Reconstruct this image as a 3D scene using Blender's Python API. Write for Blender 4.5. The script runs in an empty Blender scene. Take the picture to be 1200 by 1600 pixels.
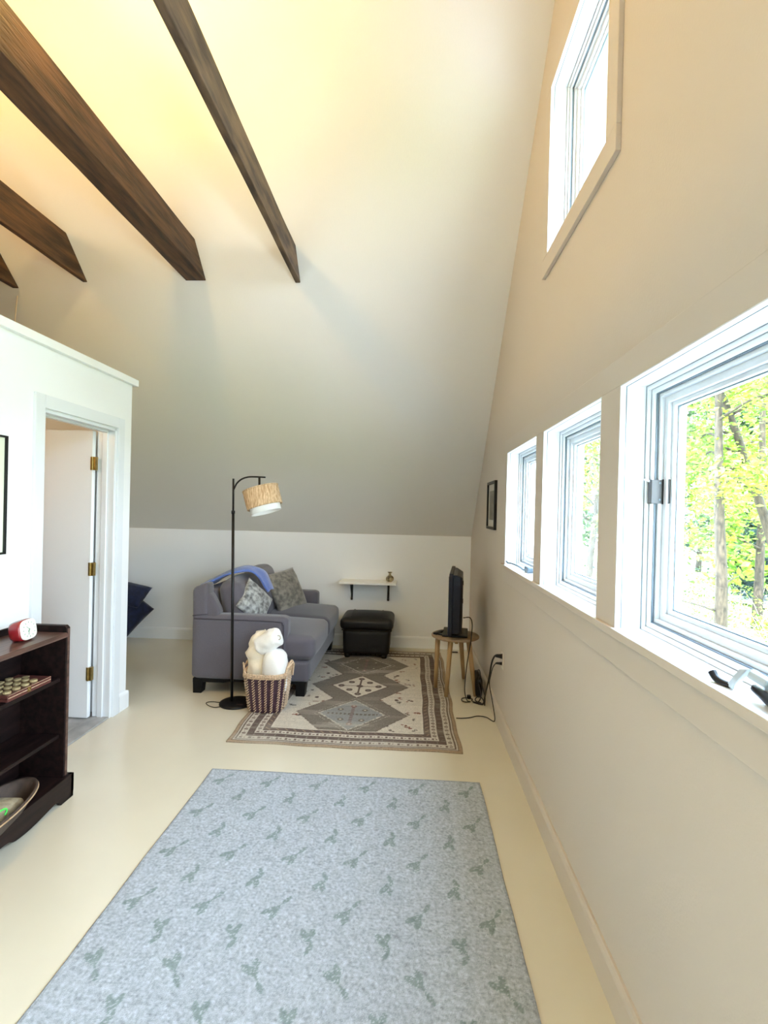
import bpy, bmesh, math, random
import numpy as np
from mathutils import Vector, Matrix, noise
random.seed(7); RNG = np.random.default_rng(7)
S = bpy.context.scene; COL = S.collection; PI = math.pi

# ------------------------------------------------------------ camera, sky, light, exposure
F, YAW, PITCH, ROLL, CAMH = 800.0, -0.0527, -0.0042, 0.024, 1.49
cam_d = bpy.data.cameras.new('camera'); cam = bpy.data.objects.new('camera', cam_d); COL.objects.link(cam)
cam_d.sensor_fit = 'VERTICAL'; cam_d.sensor_height = 36; cam_d.lens = F*36/1600; cam_d.clip_start = .02; cam_d.clip_end = 500
_fw = Vector((math.sin(YAW)*math.cos(PITCH), math.cos(YAW)*math.cos(PITCH), math.sin(PITCH)))
_rt = Vector((math.cos(YAW), -math.sin(YAW), 0)); _up = _rt.cross(_fw)
_r2 = math.cos(ROLL)*_rt + math.sin(ROLL)*_up; _u2 = -math.sin(ROLL)*_rt + math.cos(ROLL)*_up
_m = Matrix((_r2, _u2, -_fw)).transposed().to_4x4(); _m.translation = (0, 0, CAMH); cam.matrix_world = _m
S.camera = cam
S.view_settings.view_transform = 'Standard'; S.view_settings.look = 'None'
S.view_settings.exposure = 2.62; S.view_settings.gamma = 1; S.view_settings.use_curve_mapping = False
S.cycles.max_bounces = 14; S.cycles.diffuse_bounces = 8; S.cycles.glossy_bounces = 4; S.cycles.transparent_max_bounces = 16
S.cycles.use_denoising = True; S.cycles.sample_clamp_indirect = 12
SKY_STRENGTH, SUN_STRENGTH = 4.6, 4.2
w = bpy.data.worlds.new('sky'); S.world = w; w.use_nodes = True; nt = w.node_tree; nt.nodes.clear()
tc = nt.nodes.new('ShaderNodeTexCoord'); sp = nt.nodes.new('ShaderNodeSeparateXYZ'); cr = nt.nodes.new('ShaderNodeValToRGB')
bg = nt.nodes.new('ShaderNodeBackground'); wo = nt.nodes.new('ShaderNodeOutputWorld')
nt.links.new(tc.outputs['Generated'], sp.inputs[0]); nt.links.new(sp.outputs['Z'], cr.inputs[0])
cr.color_ramp.elements[0].color = (.80, .90, 1, 1); cr.color_ramp.elements[1].color = (.50, .70, 1, 1)
nt.links.new(cr.outputs[0], bg.inputs[0]); bg.inputs[1].default_value = SKY_STRENGTH
nt.links.new(bg.outputs[0], wo.inputs[0])
def light(name, kind, loc, energy, color=(1, 1, 1), **kw):
    d = bpy.data.lights.new(name, kind); d.energy = energy; d.color = color
    for k, v in kw.items(): setattr(d, k, v)
    o = bpy.data.objects.new(name, d); o.location = loc; COL.objects.link(o); return o
sun = light('sun', 'SUN', (-5, 0, 12), SUN_STRENGTH, (1, .95, .86), angle=.01)
sun.rotation_euler = Vector((.20, .52, -.83)).to_track_quat('-Z', 'Y').to_euler()
light('beam_uplight', 'POINT', (-1.42, 1.88, 3.70), 11, (1, .66, .20), shadow_soft_size=.07)
light('left_beam_uplight', 'POINT', (-2.68, 2.1, 3.42), 4.5, (1, .62, .22), shadow_soft_size=.06)
light('bathroom_lamp', 'POINT', (-2.75, 2.4, 2.15), 2.2, (1, .66, .34), shadow_soft_size=.05)

for _y0, _y1, _z0, _z1 in ((2.685, 3.475, 1.142, 1.888), (1.783, 2.535, 1.142, 1.888), (.842, 1.617, 1.142, 1.888), (-1.45, -.10, .07, 2.10), (1.805, 2.56, 2.775, 3.585), (-.30, .455, 2.775, 3.585)):
    _p = light('window_portal', 'AREA', (.84, (_y0+_y1)/2, (_z0+_z1)/2), 1, shape='RECTANGLE', size=_z1-_z0, size_y=_y1-_y0)
    _p.rotation_euler = (0, PI/2, 0); _p.data.cycles.is_portal = True

# ------------------------------------------------------------ materials
def nodes(name):
    m = bpy.data.materials.new(name); m.use_nodes = True; return m, m.node_tree, m.node_tree.nodes['Principled BSDF']
def mat(name, col, rough=.6, metal=0, var=0.0, scale=8, bump=0.0, bscale=60, col2=None, stretch=None, sheen=0, coat=0, spec=None, detail=4):
    m, t, b = nodes(name)
    b.inputs['Base Color'].default_value = (*col, 1); b.inputs['Roughness'].default_value = rough; b.inputs['Metallic'].default_value = metal
    if sheen: b.inputs['Sheen Weight'].default_value = sheen
    if coat: b.inputs['Coat Weight'].default_value = coat; b.inputs['Coat Roughness'].default_value = .15
    if spec is not None: b.inputs['Specular IOR Level'].default_value = spec
    c = t.nodes.new('ShaderNodeTexCoord'); src = c.outputs['Object']
    if stretch:
        mp = t.nodes.new('ShaderNodeMapping'); mp.inputs['Scale'].default_value = stretch; t.links.new(src, mp.inputs[0]); src = mp.outputs[0]
    if var or col2:
        n = t.nodes.new('ShaderNodeTexNoise'); n.inputs['Scale'].default_value = scale; n.inputs['Detail'].default_value = detail
        t.links.new(src, n.inputs['Vector'])
        r = t.nodes.new('ShaderNodeValToRGB'); c2 = col2 or tuple(min(1, x*(1+var)) for x in col); c1 = col if col2 else tuple(x*(1-var) for x in col)
        r.color_ramp.elements[0].position = .36; r.color_ramp.elements[1].position = .64
        r.color_ramp.elements[0].color = (*c1, 1); r.color_ramp.elements[1].color = (*c2, 1)
        t.links.new(n.outputs[0], r.inputs[0]); t.links.new(r.outputs[0], b.inputs['Base Color'])
    if bump:
        n = t.nodes.new('ShaderNodeTexNoise'); n.inputs['Scale'].default_value = bscale; n.inputs['Detail'].default_value = 3
        t.links.new(src, n.inputs['Vector']); bp = t.nodes.new('ShaderNodeBump'); bp.inputs['Strength'].default_value = bump; bp.inputs['Distance'].default_value = .004
        t.links.new(n.outputs[0], bp.inputs['Height']); t.links.new(bp.outputs[0], b.inputs['Normal'])
    return m
def vcol_mat(name, rough=.95, bump=.5, bscale=500, wscale=None):
    m, t, b = nodes(name); b.inputs['Roughness'].default_value = rough; b.inputs['Specular IOR Level'].default_value = .1
    a = t.nodes.new('ShaderNodeAttribute'); a.attribute_name = 'Col'
    c = t.nodes.new('ShaderNodeTexCoord'); n = t.nodes.new('ShaderNodeTexNoise'); n.inputs['Scale'].default_value = bscale
    t.links.new(c.outputs['Object'], n.inputs['Vector'])
    mx = t.nodes.new('ShaderNodeMix'); mx.data_type = 'RGBA'; mx.blend_type = 'OVERLAY'; mx.inputs[0].default_value = .45
    t.links.new(a.outputs['Color'], mx.inputs[6]); t.links.new(n.outputs[0], mx.inputs[7]); t.links.new(mx.outputs[2], b.inputs['Base Color'])
    bp = t.nodes.new('ShaderNodeBump'); bp.inputs['Strength'].default_value = bump; bp.inputs['Distance'].default_value = .002
    t.links.new(n.outputs[0], bp.inputs['Height']); t.links.new(bp.outputs[0], b.inputs['Normal'])
    return m
M = dict(
    slope=mat('slope_paint', (.80, .77, .715), .62, bump=.12, bscale=90),
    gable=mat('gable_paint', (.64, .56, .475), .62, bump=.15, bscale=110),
    white=mat('white_paint', (.90, .915, .925), .5, bump=.08, bscale=120),
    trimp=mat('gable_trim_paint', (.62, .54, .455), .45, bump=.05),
    winp=mat('window_white', (.80, .83, .86), .32),
    winvinyl=mat('window_vinyl', (.70, .735, .77), .28),
    seal=mat('window_seal', (.16, .21, .25), .5),
    floor=mat('painted_floor', (.71, .65, .515), .2, var=.025, scale=1.5, bump=.04, bscale=6, coat=.25),
    tile=mat('bathroom_tile', (.35, .35, .34), .4, var=.2, scale=9),
    rail=mat('oak_ceiling', (.22, .10, .032), .6, var=.15, scale=3),
    beam=mat('old_beam_wood', (.028, .012, .005), .62, col2=(.115, .052, .020), scale=3.2, stretch=(9, 1.1, 9), bump=.5, bscale=12, detail=8),
    beamgrey=mat('weathered_beam_wood', (.030, .016, .009), .6, col2=(.15, .092, .048), scale=2.6, stretch=(8, 1.6, 8), bump=.5, bscale=12, detail=8),
    black=mat('black_metal', (.006, .006, .007), .4, metal=.3),
    plastic=mat('black_plastic', (.006, .006, .008), .42, spec=.3),
    screen=mat('dark_navy_plastic', (.005, .006, .014), .4, spec=.3),
    cable=mat('black_cable', (.012, .010, .009), .5),
    sofa=mat('grey_upholstery', (.118, .110, .132), .92, var=.10, scale=300, bump=.35, bscale=420, sheen=.35, spec=.2),
    sofadark=mat('sofa_leg_black', (.004, .004, .004), .5, spec=.2),
    seam=mat('sofa_piping', (.06, .055, .068), .9),
    pillow=mat('damask_pillow', (.105, .098, .085), .75, col2=(.27, .25, .21), scale=24, stretch=(1, .7, 1), bump=.3, bscale=60, sheen=.4, detail=5),
    throw=mat('blue_knit', (.10, .17, .48), .95, var=.15, scale=120, bump=.5, bscale=260, sheen=.5),
    cream=mat('cream_fleece', (.80, .70, .54), .95, var=.03, scale=20, bump=.5, bscale=90, sheen=.6),
    creamw=mat('white_fleece', (.88, .86, .82), .95, bump=.5, bscale=90, sheen=.6),
    rattan=mat('shade_rattan', (.50, .30, .15), .7, col2=(.82, .62, .40), scale=5, stretch=(22, 22, 3), bump=.8, bscale=70),
    shade=mat('white_shade', (.9, .89, .86), .8),
    bdark=mat('basket_dark_reed', (.055, .022, .035), .6, var=.3, scale=60),
    blight=mat('basket_pale_reed', (.62, .45, .30), .6, var=.22, scale=90),
    leather=mat('dark_leather', (.006, .005, .004), .46, spec=.35, var=.2, scale=20, bump=.4, bscale=90),
    stool=mat('birch_wood', (.40, .25, .115), .45, var=.14, scale=4, stretch=(6, 6, 1), bump=.1, bscale=30),
    stooltop=mat('birch_top', (.34, .23, .135), .4, var=.14, scale=4, stretch=(1, 8, 1)),
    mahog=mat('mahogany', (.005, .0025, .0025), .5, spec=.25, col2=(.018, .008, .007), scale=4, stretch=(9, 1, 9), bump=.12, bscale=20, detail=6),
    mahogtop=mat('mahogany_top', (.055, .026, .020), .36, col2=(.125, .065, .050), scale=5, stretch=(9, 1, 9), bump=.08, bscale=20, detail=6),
    red=mat('red_plastic', (.26, .008, .014), .25, coat=.4),
    dial=mat('clock_dial', (.80, .86, .74), .3), dialmark=mat('clock_green_ink', (.13, .26, .16), .5), steel=mat('satin_grey_metal', (.07, .07, .075), .5),
    paint_metal=mat('pale_painted_metal', (.50, .56, .60), .3),
    brass=mat('brass', (.36, .25, .08), .35, metal=.85, var=.15, scale=60),
    pawn=mat('boxwood_disc', (.42, .32, .16), .5), boxw=mat('game_box_wood', (.11, .035, .028), .3),
    bowl=mat('carved_wood', (.035, .022, .016), .6, col2=(.085, .056, .042), scale=14, bump=.2), rimw=mat('pale_worn_rim', (.50, .34, .20), .5),
    cloth=mat('cream_cloth', (.36, .31, .21), .9, var=.2, scale=40, bump=.5), green=mat('neon_green_cord', (.08, .75, .10), .5),
    navy=mat('navy_fabric', (.006, .012, .045), .9, var=.3, scale=20, bump=.4, sheen=.2),
    shelfw=mat('shelf_white', (.86, .84, .78), .4),
    vase=mat('glazed_vase', (.055, .035, .02), .2, col2=(.50, .40, .22), scale=26, detail=2),
    outlet=mat('outlet_plate', (.72, .66, .56), .35),
    matboard=mat('picture_mat', (.60, .56, .50), .7), print_=mat('grey_print', (.22, .20, .16), .7, var=.25, scale=12),
    artg=mat('pale_art_print', (.80, .84, .66), .6, var=.03, scale=3),
    cord=mat('pendant_cord', (.70, .55, .38), .6),
    bark=mat('tree_bark', (.020, .015, .010), .9, col2=(.062, .046, .030), scale=8, stretch=(3, 3, .8), bump=.9, bscale=14),
    leaf=mat('spring_leaves', (.075, .19, .014), .6, col2=(.26, .37, .02), scale=1.6),
    leafb=mat('dark_green_leaves', (.018, .062, .035), .6, col2=(.09, .165, .05), scale=.7),  # darker green leaf tone for every other wood-edge tree
    twig=mat('brush_twigs', (.16, .13, .10), .9, col2=(.42, .38, .30), scale=3),
    lawn=mat('lawn', (.10, .20, .035), .95, col2=(.36, .34, .20), scale=.6, bump=.8, bscale=12),
    road=mat('pale_gravel', (.42, .43, .44), .95, var=.1, scale=2),
    fir=mat('dark_evergreen', (.012, .035, .03), .8, var=.4, scale=2),
    bounce_slab=mat('bounce_slab_pale', (.45, .445, .43), .9, var=.06, scale=2),  # for the unseen slab that bounces daylight indoors
    low_bounce=mat('low_bounce_tan', (.42, .34, .25), .6, var=.08, scale=3),  # darker tan given to the unseen walls to weaken bounced light
    siding=mat('house_siding', (.7, .7, .68), .7),
)
g, t_, b_ = nodes('window_glass'); t_.nodes.remove(b_); M['glass'] = g
_o = t_.nodes['Material Output']; _tr = t_.nodes.new('ShaderNodeBsdfTransparent'); _gl = t_.nodes.new('ShaderNodeBsdfGlossy'); _gl.inputs['Roughness'].default_value = .02
_lw = t_.nodes.new('ShaderNodeLayerWeight'); _pw = t_.nodes.new('ShaderNodeMath'); _pw.operation = 'POWER'; _pw.inputs[1].default_value = 5.0
t_.links.new(_lw.outputs['Facing'], _pw.inputs[0]); _fr = t_.nodes.new('ShaderNodeMath'); _fr.operation = 'MULTIPLY_ADD'; _fr.inputs[1].default_value = .5; _fr.inputs[2].default_value = .03; t_.links.new(_pw.outputs[0], _fr.inputs[0]); _mx = t_.nodes.new('ShaderNodeMixShader'); _tr.inputs[0].default_value = (.95, .97, .96, 1)
t_.links.new(_fr.outputs[0], _mx.inputs[0]); t_.links.new(_tr.outputs[0], _mx.inputs[1]); t_.links.new(_gl.outputs[0], _mx.inputs[2]); t_.links.new(_mx.outputs[0], _o.inputs[0])

# ------------------------------------------------------------ helpers
def tag(o, label=None, cat=None, group=None, kind=None):
    if label: o['label'] = label
    if cat: o['category'] = cat
    if group: o['group'] = group
    if kind: o['kind'] = kind
    return o
def thing(name, label, cat, base=(0, 0, 0), group=None, kind=None):
    o = bpy.data.objects.new(name, None); o.empty_display_size = .1; COL.objects.link(o); o.location = base
    return tag(o, label, cat, group, kind)
def root_of(p):
    while p.parent: p = p.parent
    return p
def obj(name, bm, m, parent=None, smooth=False, base=None, bevel=0, kind=None):
    if isinstance(bm, bpy.types.Mesh): me = bm
    else:
        bmesh.ops.recalc_face_normals(bm, faces=bm.faces)
        me = bpy.data.meshes.new(name); bm.to_mesh(me); bm.free()
    off = Vector(base) if base is not None else (root_of(parent).location.copy() if parent else Vector((0, 0, 0)))
    if off.length: me.transform(Matrix.Translation(-off))
    for mm in (m if isinstance(m, (list, tuple)) else [m]): me.materials.append(mm)
    o = bpy.data.objects.new(name, me); COL.objects.link(o)
    if parent: o.parent = parent
    elif base is not None: o.location = base
    if smooth: me.polygons.foreach_set('use_smooth', [True]*len(me.polygons))
    if bevel:
        b = o.modifiers.new('b', 'BEVEL'); b.width = bevel; b.segments = 2; b.limit_method = 'ANGLE'
    if kind: o['kind'] = kind
    return o
NB = bmesh.new
def box(bm, x0, x1, y0, y1, z0, z1, X=None):
    vs = [bm.verts.new((x, y, z)) for x in (x0, x1) for y in (y0, y1) for z in (z0, z1)]
    for f in ((0, 1, 3, 2), (4, 6, 7, 5), (0, 4, 5, 1), (2, 3, 7, 6), (0, 2, 6, 4), (1, 5, 7, 3)): bm.faces.new([vs[i] for i in f])
    if X is not None:
        for v in vs: v.co = X @ v.co
    return vs
def B(*a): bm = NB(); box(bm, *a); return bm
def prism(bm, pts, a0, a1, axis):
    """polygon extruded along axis (0 x,1 y,2 z); pts are the two other coords in order"""
    def P(p, a):
        p = list(p); p.insert(axis, a); return p
    r = [[bm.verts.new(P(p, a)) for p in pts] for a in (a0, a1)]; n = len(pts)
    bm.faces.new(r[0]); bm.faces.new(r[1][::-1])
    for i in range(n): bm.faces.new((r[0][i], r[0][(i+1) % n], r[1][(i+1) % n], r[1][i]))
def ring(bm, x0, x1, r, a, b):
    """rectangular ring in the gable plane; r=(y0,y1,z0,z1), a outer inset, b inner inset"""
    y0, y1, z0, z1 = r
    def R(i, x): return [bm.verts.new(p) for p in ((x, y0+i, z0+i), (x, y1-i, z0+i), (x, y1-i, z1-i), (x, y0+i, z1-i))]
    o0, o1, i0, i1 = R(a, x0), R(a, x1), R(b, x0), R(b, x1)
    for k in range(4):
        j = (k+1) % 4
        for q in ((o0[k], o0[j], i0[j], i0[k]), (o1[k], i1[k], i1[j], o1[j]), (o0[k], o1[k], o1[j], o0[j]), (i0[k], i0[j], i1[j], i1[k])): bm.faces.new(q)
def lathe(bm, prof, c=(0, 0, 0), n=32, X=None, wob=None, closed=False):
    rows = []
    for r, z in prof:
        row = []
        for i in range(n):
            a = 2*PI*i/n; rr = r*(wob(a, z) if wob else 1)
            v = Vector((rr*math.cos(a), rr*math.sin(a), z))
            if X is not None: v = X @ v
            row.append(bm.verts.new(v + Vector(c)))
        rows.append(row)
    m = len(rows)
    for k in range(m if closed else m-1):
        a, b = rows[k], rows[(k+1) % m]
        for i in range(n): bm.faces.new((a[i], a[(i+1) % n], b[(i+1) % n], b[i]))
    if not closed:
        if prof[0][0] > 1e-6: bm.faces.new(rows[0][::-1])
        if prof[-1][0] > 1e-6: bm.faces.new(rows[-1])
def catmull(P, n=8):
    P = [Vector(p) for p in P]; Q = [2*P[0]-P[1]] + P + [2*P[-1]-P[-2]]; out = []
    for i in range(1, len(Q)-2):
        a, b, c, d = Q[i-1:i+3]
        for k in range(n):
            t = k/n; out.append(.5*((2*b)+(c-a)*t+(2*a-5*b+4*c-d)*t*t+(3*b-a-3*c+d)*t**3))
    return out + [P[-1]]
def tube(bm, pts, r, n=8, smooth=6, r1=None):
    P = catmull(pts, smooth) if smooth else [Vector(p) for p in pts]; rows = []; m = len(P)
    t = (P[1]-P[0]).normalized(); u = t.orthogonal().normalized()
    for i, p in enumerate(P):
        t = (P[min(i+1, m-1)]-P[max(i-1, 0)]).normalized(); u = (u - t*u.dot(t)).normalized(); v = t.cross(u)
        rr = r if r1 is None else r+(r1-r)*i/(m-1)
        rows.append([bm.verts.new(p+rr*(math.cos(2*PI*k/n)*u+math.sin(2*PI*k/n)*v)) for k in range(n)])
    for a, b in zip(rows, rows[1:]):
        for k in range(n): bm.faces.new((a[k], a[(k+1) % n], b[(k+1) % n], b[k]))
    bm.faces.new(rows[0][::-1]); bm.faces.new(rows[-1])
def rbox(bm, x0, x1, y0, y1, z0, z1, r=.02, n=10, puff=(0, 0, 0), X=None, fn=None):
    """box with rounded edges and puffed faces"""
    t = bmesh.new(); bmesh.ops.create_cube(t, size=2); bmesh.ops.subdivide_edges(t, edges=t.edges, cuts=n, use_grid_fill=True)
    c = Vector(((x0+x1)/2, (y0+y1)/2, (z0+z1)/2)); h = Vector((abs(x1-x0)/2, abs(y1-y0)/2, abs(z1-z0)/2)); mp = {}
    for v in t.verts:
        q = Vector([math.copysign(abs(v.co[i])**.7, v.co[i]) for i in range(3)])
        p = Vector([q[i]*h[i] for i in range(3)]); inn = Vector([max(-h[i]+r, min(h[i]-r, p[i])) for i in range(3)]); d = p-inn
        if d.length > 1e-9: p = inn + d.normalized()*min(r, d.length if sum(abs(x) > 1e-9 for x in d) < 2 else r)
        for i in range(3):
            j, k = (i+1) % 3, (i+2) % 3
            p[i] += q[i]*puff[i]*(1-q[j]**2)*(1-q[k]**2)
        p += c
        if fn: p = fn(p)
        if X is not None: p = X @ p
        mp[v.index] = bm.verts.new(p)
    for f in t.faces: bm.faces.new([mp[v.index] for v in f.verts])
    t.free()
def pillow(w, h, th, X, n=22, pinch=.07):
    bm = NB(); g = {}
    for s in (1, -1):
        for i in range(n+1):
            for j in range(n+1):
                u, v = -1+2*i/n, -1+2*j/n; edge = i in (0, n) or j in (0, n)
                if edge and s < 0: g[s, i, j] = g[1, i, j]; continue
                x = u*(1-pinch*(1-v*v)) * w/2; y = v*(1-pinch*(1-u*u))*h/2
                z = s*th/2*((1-u*u)*(1-v*v))**.42 + .006*noise.noise(Vector((u*3, v*3, s)))*(0 if edge else 1)
                g[s, i, j] = bm.verts.new(X @ Vector((x, y, z)))
    for s in (1, -1):
        for i in range(n):
            for j in range(n): 
                q = [g[s, i, j], g[s, i+1, j], g[s, i+1, j+1], g[s, i, j+1]]; bm.faces.new(q if s > 0 else q[::-1])
    return bm
def frame(loc, zaxis, up=(0, 0, 1), spin=0):
    """matrix whose local z looks along zaxis and local y as near as can be to up"""
    z = Vector(zaxis).normalized(); y = Vector(up); y = (y-z*y.dot(z)).normalized(); x = y.cross(z)
    m = Matrix((x, y, z)).transposed().to_4x4(); m = m @ Matrix.Rotation(spin, 4, 'Z'); m.translation = loc; return m

# ------------------------------------------------------------ room constants
XR, XC = .655, .637                 # gable wall face, casing face
YK, ZK, SL = 5.565, 1.222, .955     # knee wall, its height, roof pitch
YRDG = 1.18; ZR = ZK+SL*(YK-YRDG); YF = 2*YRDG-YK
XL = -5.2; XP = -2.055; XO = .812
def roof(y): return ZK+SL*(YK-y) if y > YRDG else ZK+SL*(y-YF)

# floor, knee walls, ceiling
obj('floor', B(XL, XO, YF-.15, YK+.15, -.2, 0), M['floor'], kind='structure')
obj('wall_back', B(XL, XO, YK, YK+.15, 0, ZK+.12), M['white'], kind='structure')
obj('wall_front', B(XL, XO, YF-.15, YF, 0, ZK+.12), M['low_bounce'], kind='structure')
obj('wall_left', B(XL-.15, XL, YF, YK, 0, ZR), M['low_bounce'], kind='structure')
bm = NB(); th = .16
prism(bm, [(YK+.3, ZK-SL*.3), (YRDG, ZR), (YF-.3, ZK-SL*.3), (YF-.3, ZK-SL*.3+th*1.4), (YRDG, ZR+th*1.4), (YK+.3, ZK-SL*.3+th*1.4)], XL-.2, XO+.25, 0)
obj('ceiling', bm, M['slope'], kind='structure')

# gable wall with window openings
LOW = [(2.685, 3.475), (1.783, 2.535), (.842, 1.617)]; GD = (-1.45, -.10, .07, 2.10); ZL0, ZL1 = 1.142, 1.888  # GD: unseen tall window, added to let in more daylight
UP = [(1.805, 2.56), (-.30, .455)]; ZU0, ZU1 = 2.775, 3.585  # second one is unseen, added to let in more daylight
holes = [(a-.02, b+.02, ZL0-.02, ZL1+.02) for a, b in LOW]+[(a-.02, b+.02, ZU0-.02, ZU1+.02) for a, b in UP]+[(GD[0]-.02, GD[1]+.02, GD[2]-.02, GD[3]+.02)]
ys = sorted({YF, YK, YRDG} | {v for h in holes for v in h[:2]}); zs = sorted({0, ZR} | {v for h in holes for v in h[2:]})
bm = NB(); V = {}
def gv(x, y, z):
    k = (round(x, 4), round(y, 4), round(z, 4))
    if k not in V: V[k] = bm.verts.new(k)
    return V[k]
def solid(i, j):
    if not (0 <= i < len(ys)-1 and 0 <= j < len(zs)-1): return False
    cy, cz = (ys[i]+ys[i+1])/2, (zs[j]+zs[j+1])/2
    return not any(h[0] < cy < h[1] and h[2] < cz < h[3] for h in holes)
for i in range(len(ys)-1):
    for j in range(len(zs)-1):
        if not solid(i, j): continue
        y0, y1, z0, z1 = ys[i], ys[i+1], zs[j], zs[j+1]
        for x in (XR, XO): bm.faces.new([gv(x, y0, z0), gv(x, y1, z0), gv(x, y1, z1), gv(x, y0, z1)])
        for (di, dj, a, b) in ((-1, 0, (y0, z0), (y0, z1)), (1, 0, (y1, z0), (y1, z1)), (0, -1, (y0, z0), (y1, z0)), (0, 1, (y0, z1), (y1, z1))):
            if not solid(i+di, j+dj): bm.faces.new([gv(XR, *a), gv(XR, *b), gv(XO, *b), gv(XO, *a)])
e = .03
for s in (1, -1):
    no = Vector((0, s*SL, 1)).normalized()
    bmesh.ops.bisect_plane(bm, geom=bm.verts[:]+bm.edges[:]+bm.faces[:], plane_co=(0, YRDG, ZR+e), plane_no=no, clear_outer=True)
obj('wall_right', bm, M['gable'], kind='structure')

# baseboards
def base_prof(d, h=.125): return [(0, 0), (d, 0), (d, h-.02), (d-.004, h-.008), (d-.010, h), (0, h)]
bm = NB(); prism(bm, [(XR-a, z) for a, z in base_prof(.018)], YF, YK, 1); obj('baseboard_right', bm, M['trimp'], kind='structure')
bm = NB(); prism(bm, [(YK-a, z) for a, z in base_prof(.018)], XL, XR-.018, 0); obj('baseboard_back', bm, M['white'], kind='structure')

# windows
def window(n, y0, y1, z0, z1, label, stool=True):
    w_ = thing('window_%d' % n, label, 'window', (XR+.08, (y0+y1)/2, z0), kind='structure')
    r = (y0, y1, z0, z1)
    bm = NB(); ring(bm, XR, .7155, r, -.02, 0); ring(bm, .7155, .80, r, -.02, .012); ring(bm, .7255, .80, r, .012, .026)
    ring(bm, .80, .825, r, -.05, .020)
    fr = obj('window_frame', bm, M['winp'], w_, bevel=.0015)
    bm = NB(); ring(bm, XR-.0003, XR+.0018, r, -.003, .0006); ring(bm, .7138, .7156, r, -.003, .0009); ring(bm, .7243, .7256, r, .010, .0125); ring(bm, .733, .7402, r, .0255, .0292); obj('seal_and_groove_shade', bm, M['seal'], fr)  # sash seal, plus dark rings standing in for shaded grooves at the joints
    bm = NB(); ring(bm, .740, .80, r, .029, .040); ring(bm, .752, .80, r, .040, .060); ring(bm, .764, .80, r, .060, .072)
    sa = obj('sash', bm, M['winvinyl'], w_, bevel=.0015)
    bm = NB(); ring(bm, .775, .781, r, .072, .0755); obj('glazing_gasket', bm, M['seal'], sa)
    obj('glass_pane', B(.783, .787, y0+.071, y1-.071, z0+.071, z1-.071), M['glass'], w_)
    return w_
W3 = None; wins = []
LW = ['far small white window nearest the black picture frame', 'middle white window in the low row between two posts', 'nearest large white window with a metal latch on its frame',
      '']
for i, (a, b) in enumerate(LOW): wins.append(window(i+1, a, b, ZL0, ZL1, LW[i]))
wins.append(window(4, *GD, 'unseen tall fixed glass beside the camera, added for daylight'))
for i, (a, b) in enumerate(UP): wins.append(window(i+5, a, b, ZU0, ZU1, ['high white window close under the sloped ceiling', 'unseen high window behind the camera, added for daylight'][i]))
# casings: stool, apron, head board, posts
yA, yB = LOW[-1][0]-.09, LOW[0][1]+.09
n = 1
def trim(bm, m='trimp', bevel=.002):
    global n
    o = obj('trim_%d' % n, bm, M[m], kind='structure', bevel=bevel); n += 1; return o
trim(B(XC, XR, yA, yB, 1.028, 1.118))
trim(B(XC, XR, yA, yB, ZL1+.004, ZL1+.094))
for q in ((GD[0]-.094, GD[1]+.094, GD[3]+.004, GD[3]+.094), (GD[0]-.094, GD[0]-.004, .126, GD[3]+.004), (GD[1]+.004, GD[1]+.094, .126, GD[3]+.004)): trim(B(XC, XR, *q))
edges = [yB]+[v for a, b in LOW for v in (b+.004, a-.004)]+[yA]
for k in range(0, len(edges), 2): trim(B(XC, XR, edges[k+1], edges[k], ZL0, ZL1+.004))
# stool: cream painted nose, white within the openings
trim(B(.624, XR, yA-.02, yB+.01, 1.118, ZL0))
for k, (a, b) in enumerate(LOW): obj('window_sill', B(.6245, .7155, a, b, 1.125, ZL0+.0008), M['winp'], wins[k])
for a, b in UP:
    trim(B(XC, XR, a-.094, b+.094, ZU0-.094, ZU0-.004)); trim(B(XC, XR, a-.094, b+.094, ZU1+.004, ZU1+.094))
    trim(B(XC, XR, a-.094, a-.004, ZU0-.004, ZU1+.004)); trim(B(XC, XR, b+.004, b+.094, ZU0-.004, ZU1+.004))
# inner edge of casing boards, coloured white for the window light on it
for k, (a, b, z0, z1) in enumerate([(a, b, ZL0, ZL1) for a, b in LOW]+[GD]+[(a, b, ZU0, ZU1) for a, b in UP]):
    bm = NB(); ring(bm, XC+.0004, XR-.001, (a, b, z0, z1), -.004, -.0005)
    obj('lit_casing_edge', bm, M['winp'], wins[k])
# latch on the near window
bm = NB(); box(bm, .718, .749, 1.576, 1.600, 1.528, 1.600); obj('latch_plate', bm, M['steel'], wins[2], bevel=.002)
bm = NB(); prism(bm, [(.7565, 1.526), (.7565, 1.602), (.790, 1.596), (.790, 1.540)], 1.556, 1.588, 1); obj('latch_keeper', bm, M['steel'], wins[2], bevel=.002)
bm = NB(); box(bm, .7492, .7562, 1.572, 1.592, 1.527, 1.601); obj('latch_gap', bm, M['plastic'], wins[2])
bm = NB()
for z in (1.540, 1.590): lathe(bm, [(.0032, 0), (.0032, .0015)], (0, 0, 0), 10, X=frame((.743, 1.576, z), (0, -1, 0)))
obj('screw', bm, M['seal'], wins[2])
bm = NB(); tube(bm, [(.722, 1.59, 1.594), (.708, 1.585, 1.598), (.697, 1.582, 1.600)], .004, r1=.0025, smooth=3); obj('latch_lever', bm, M['paint_metal'], wins[2], True)
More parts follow.
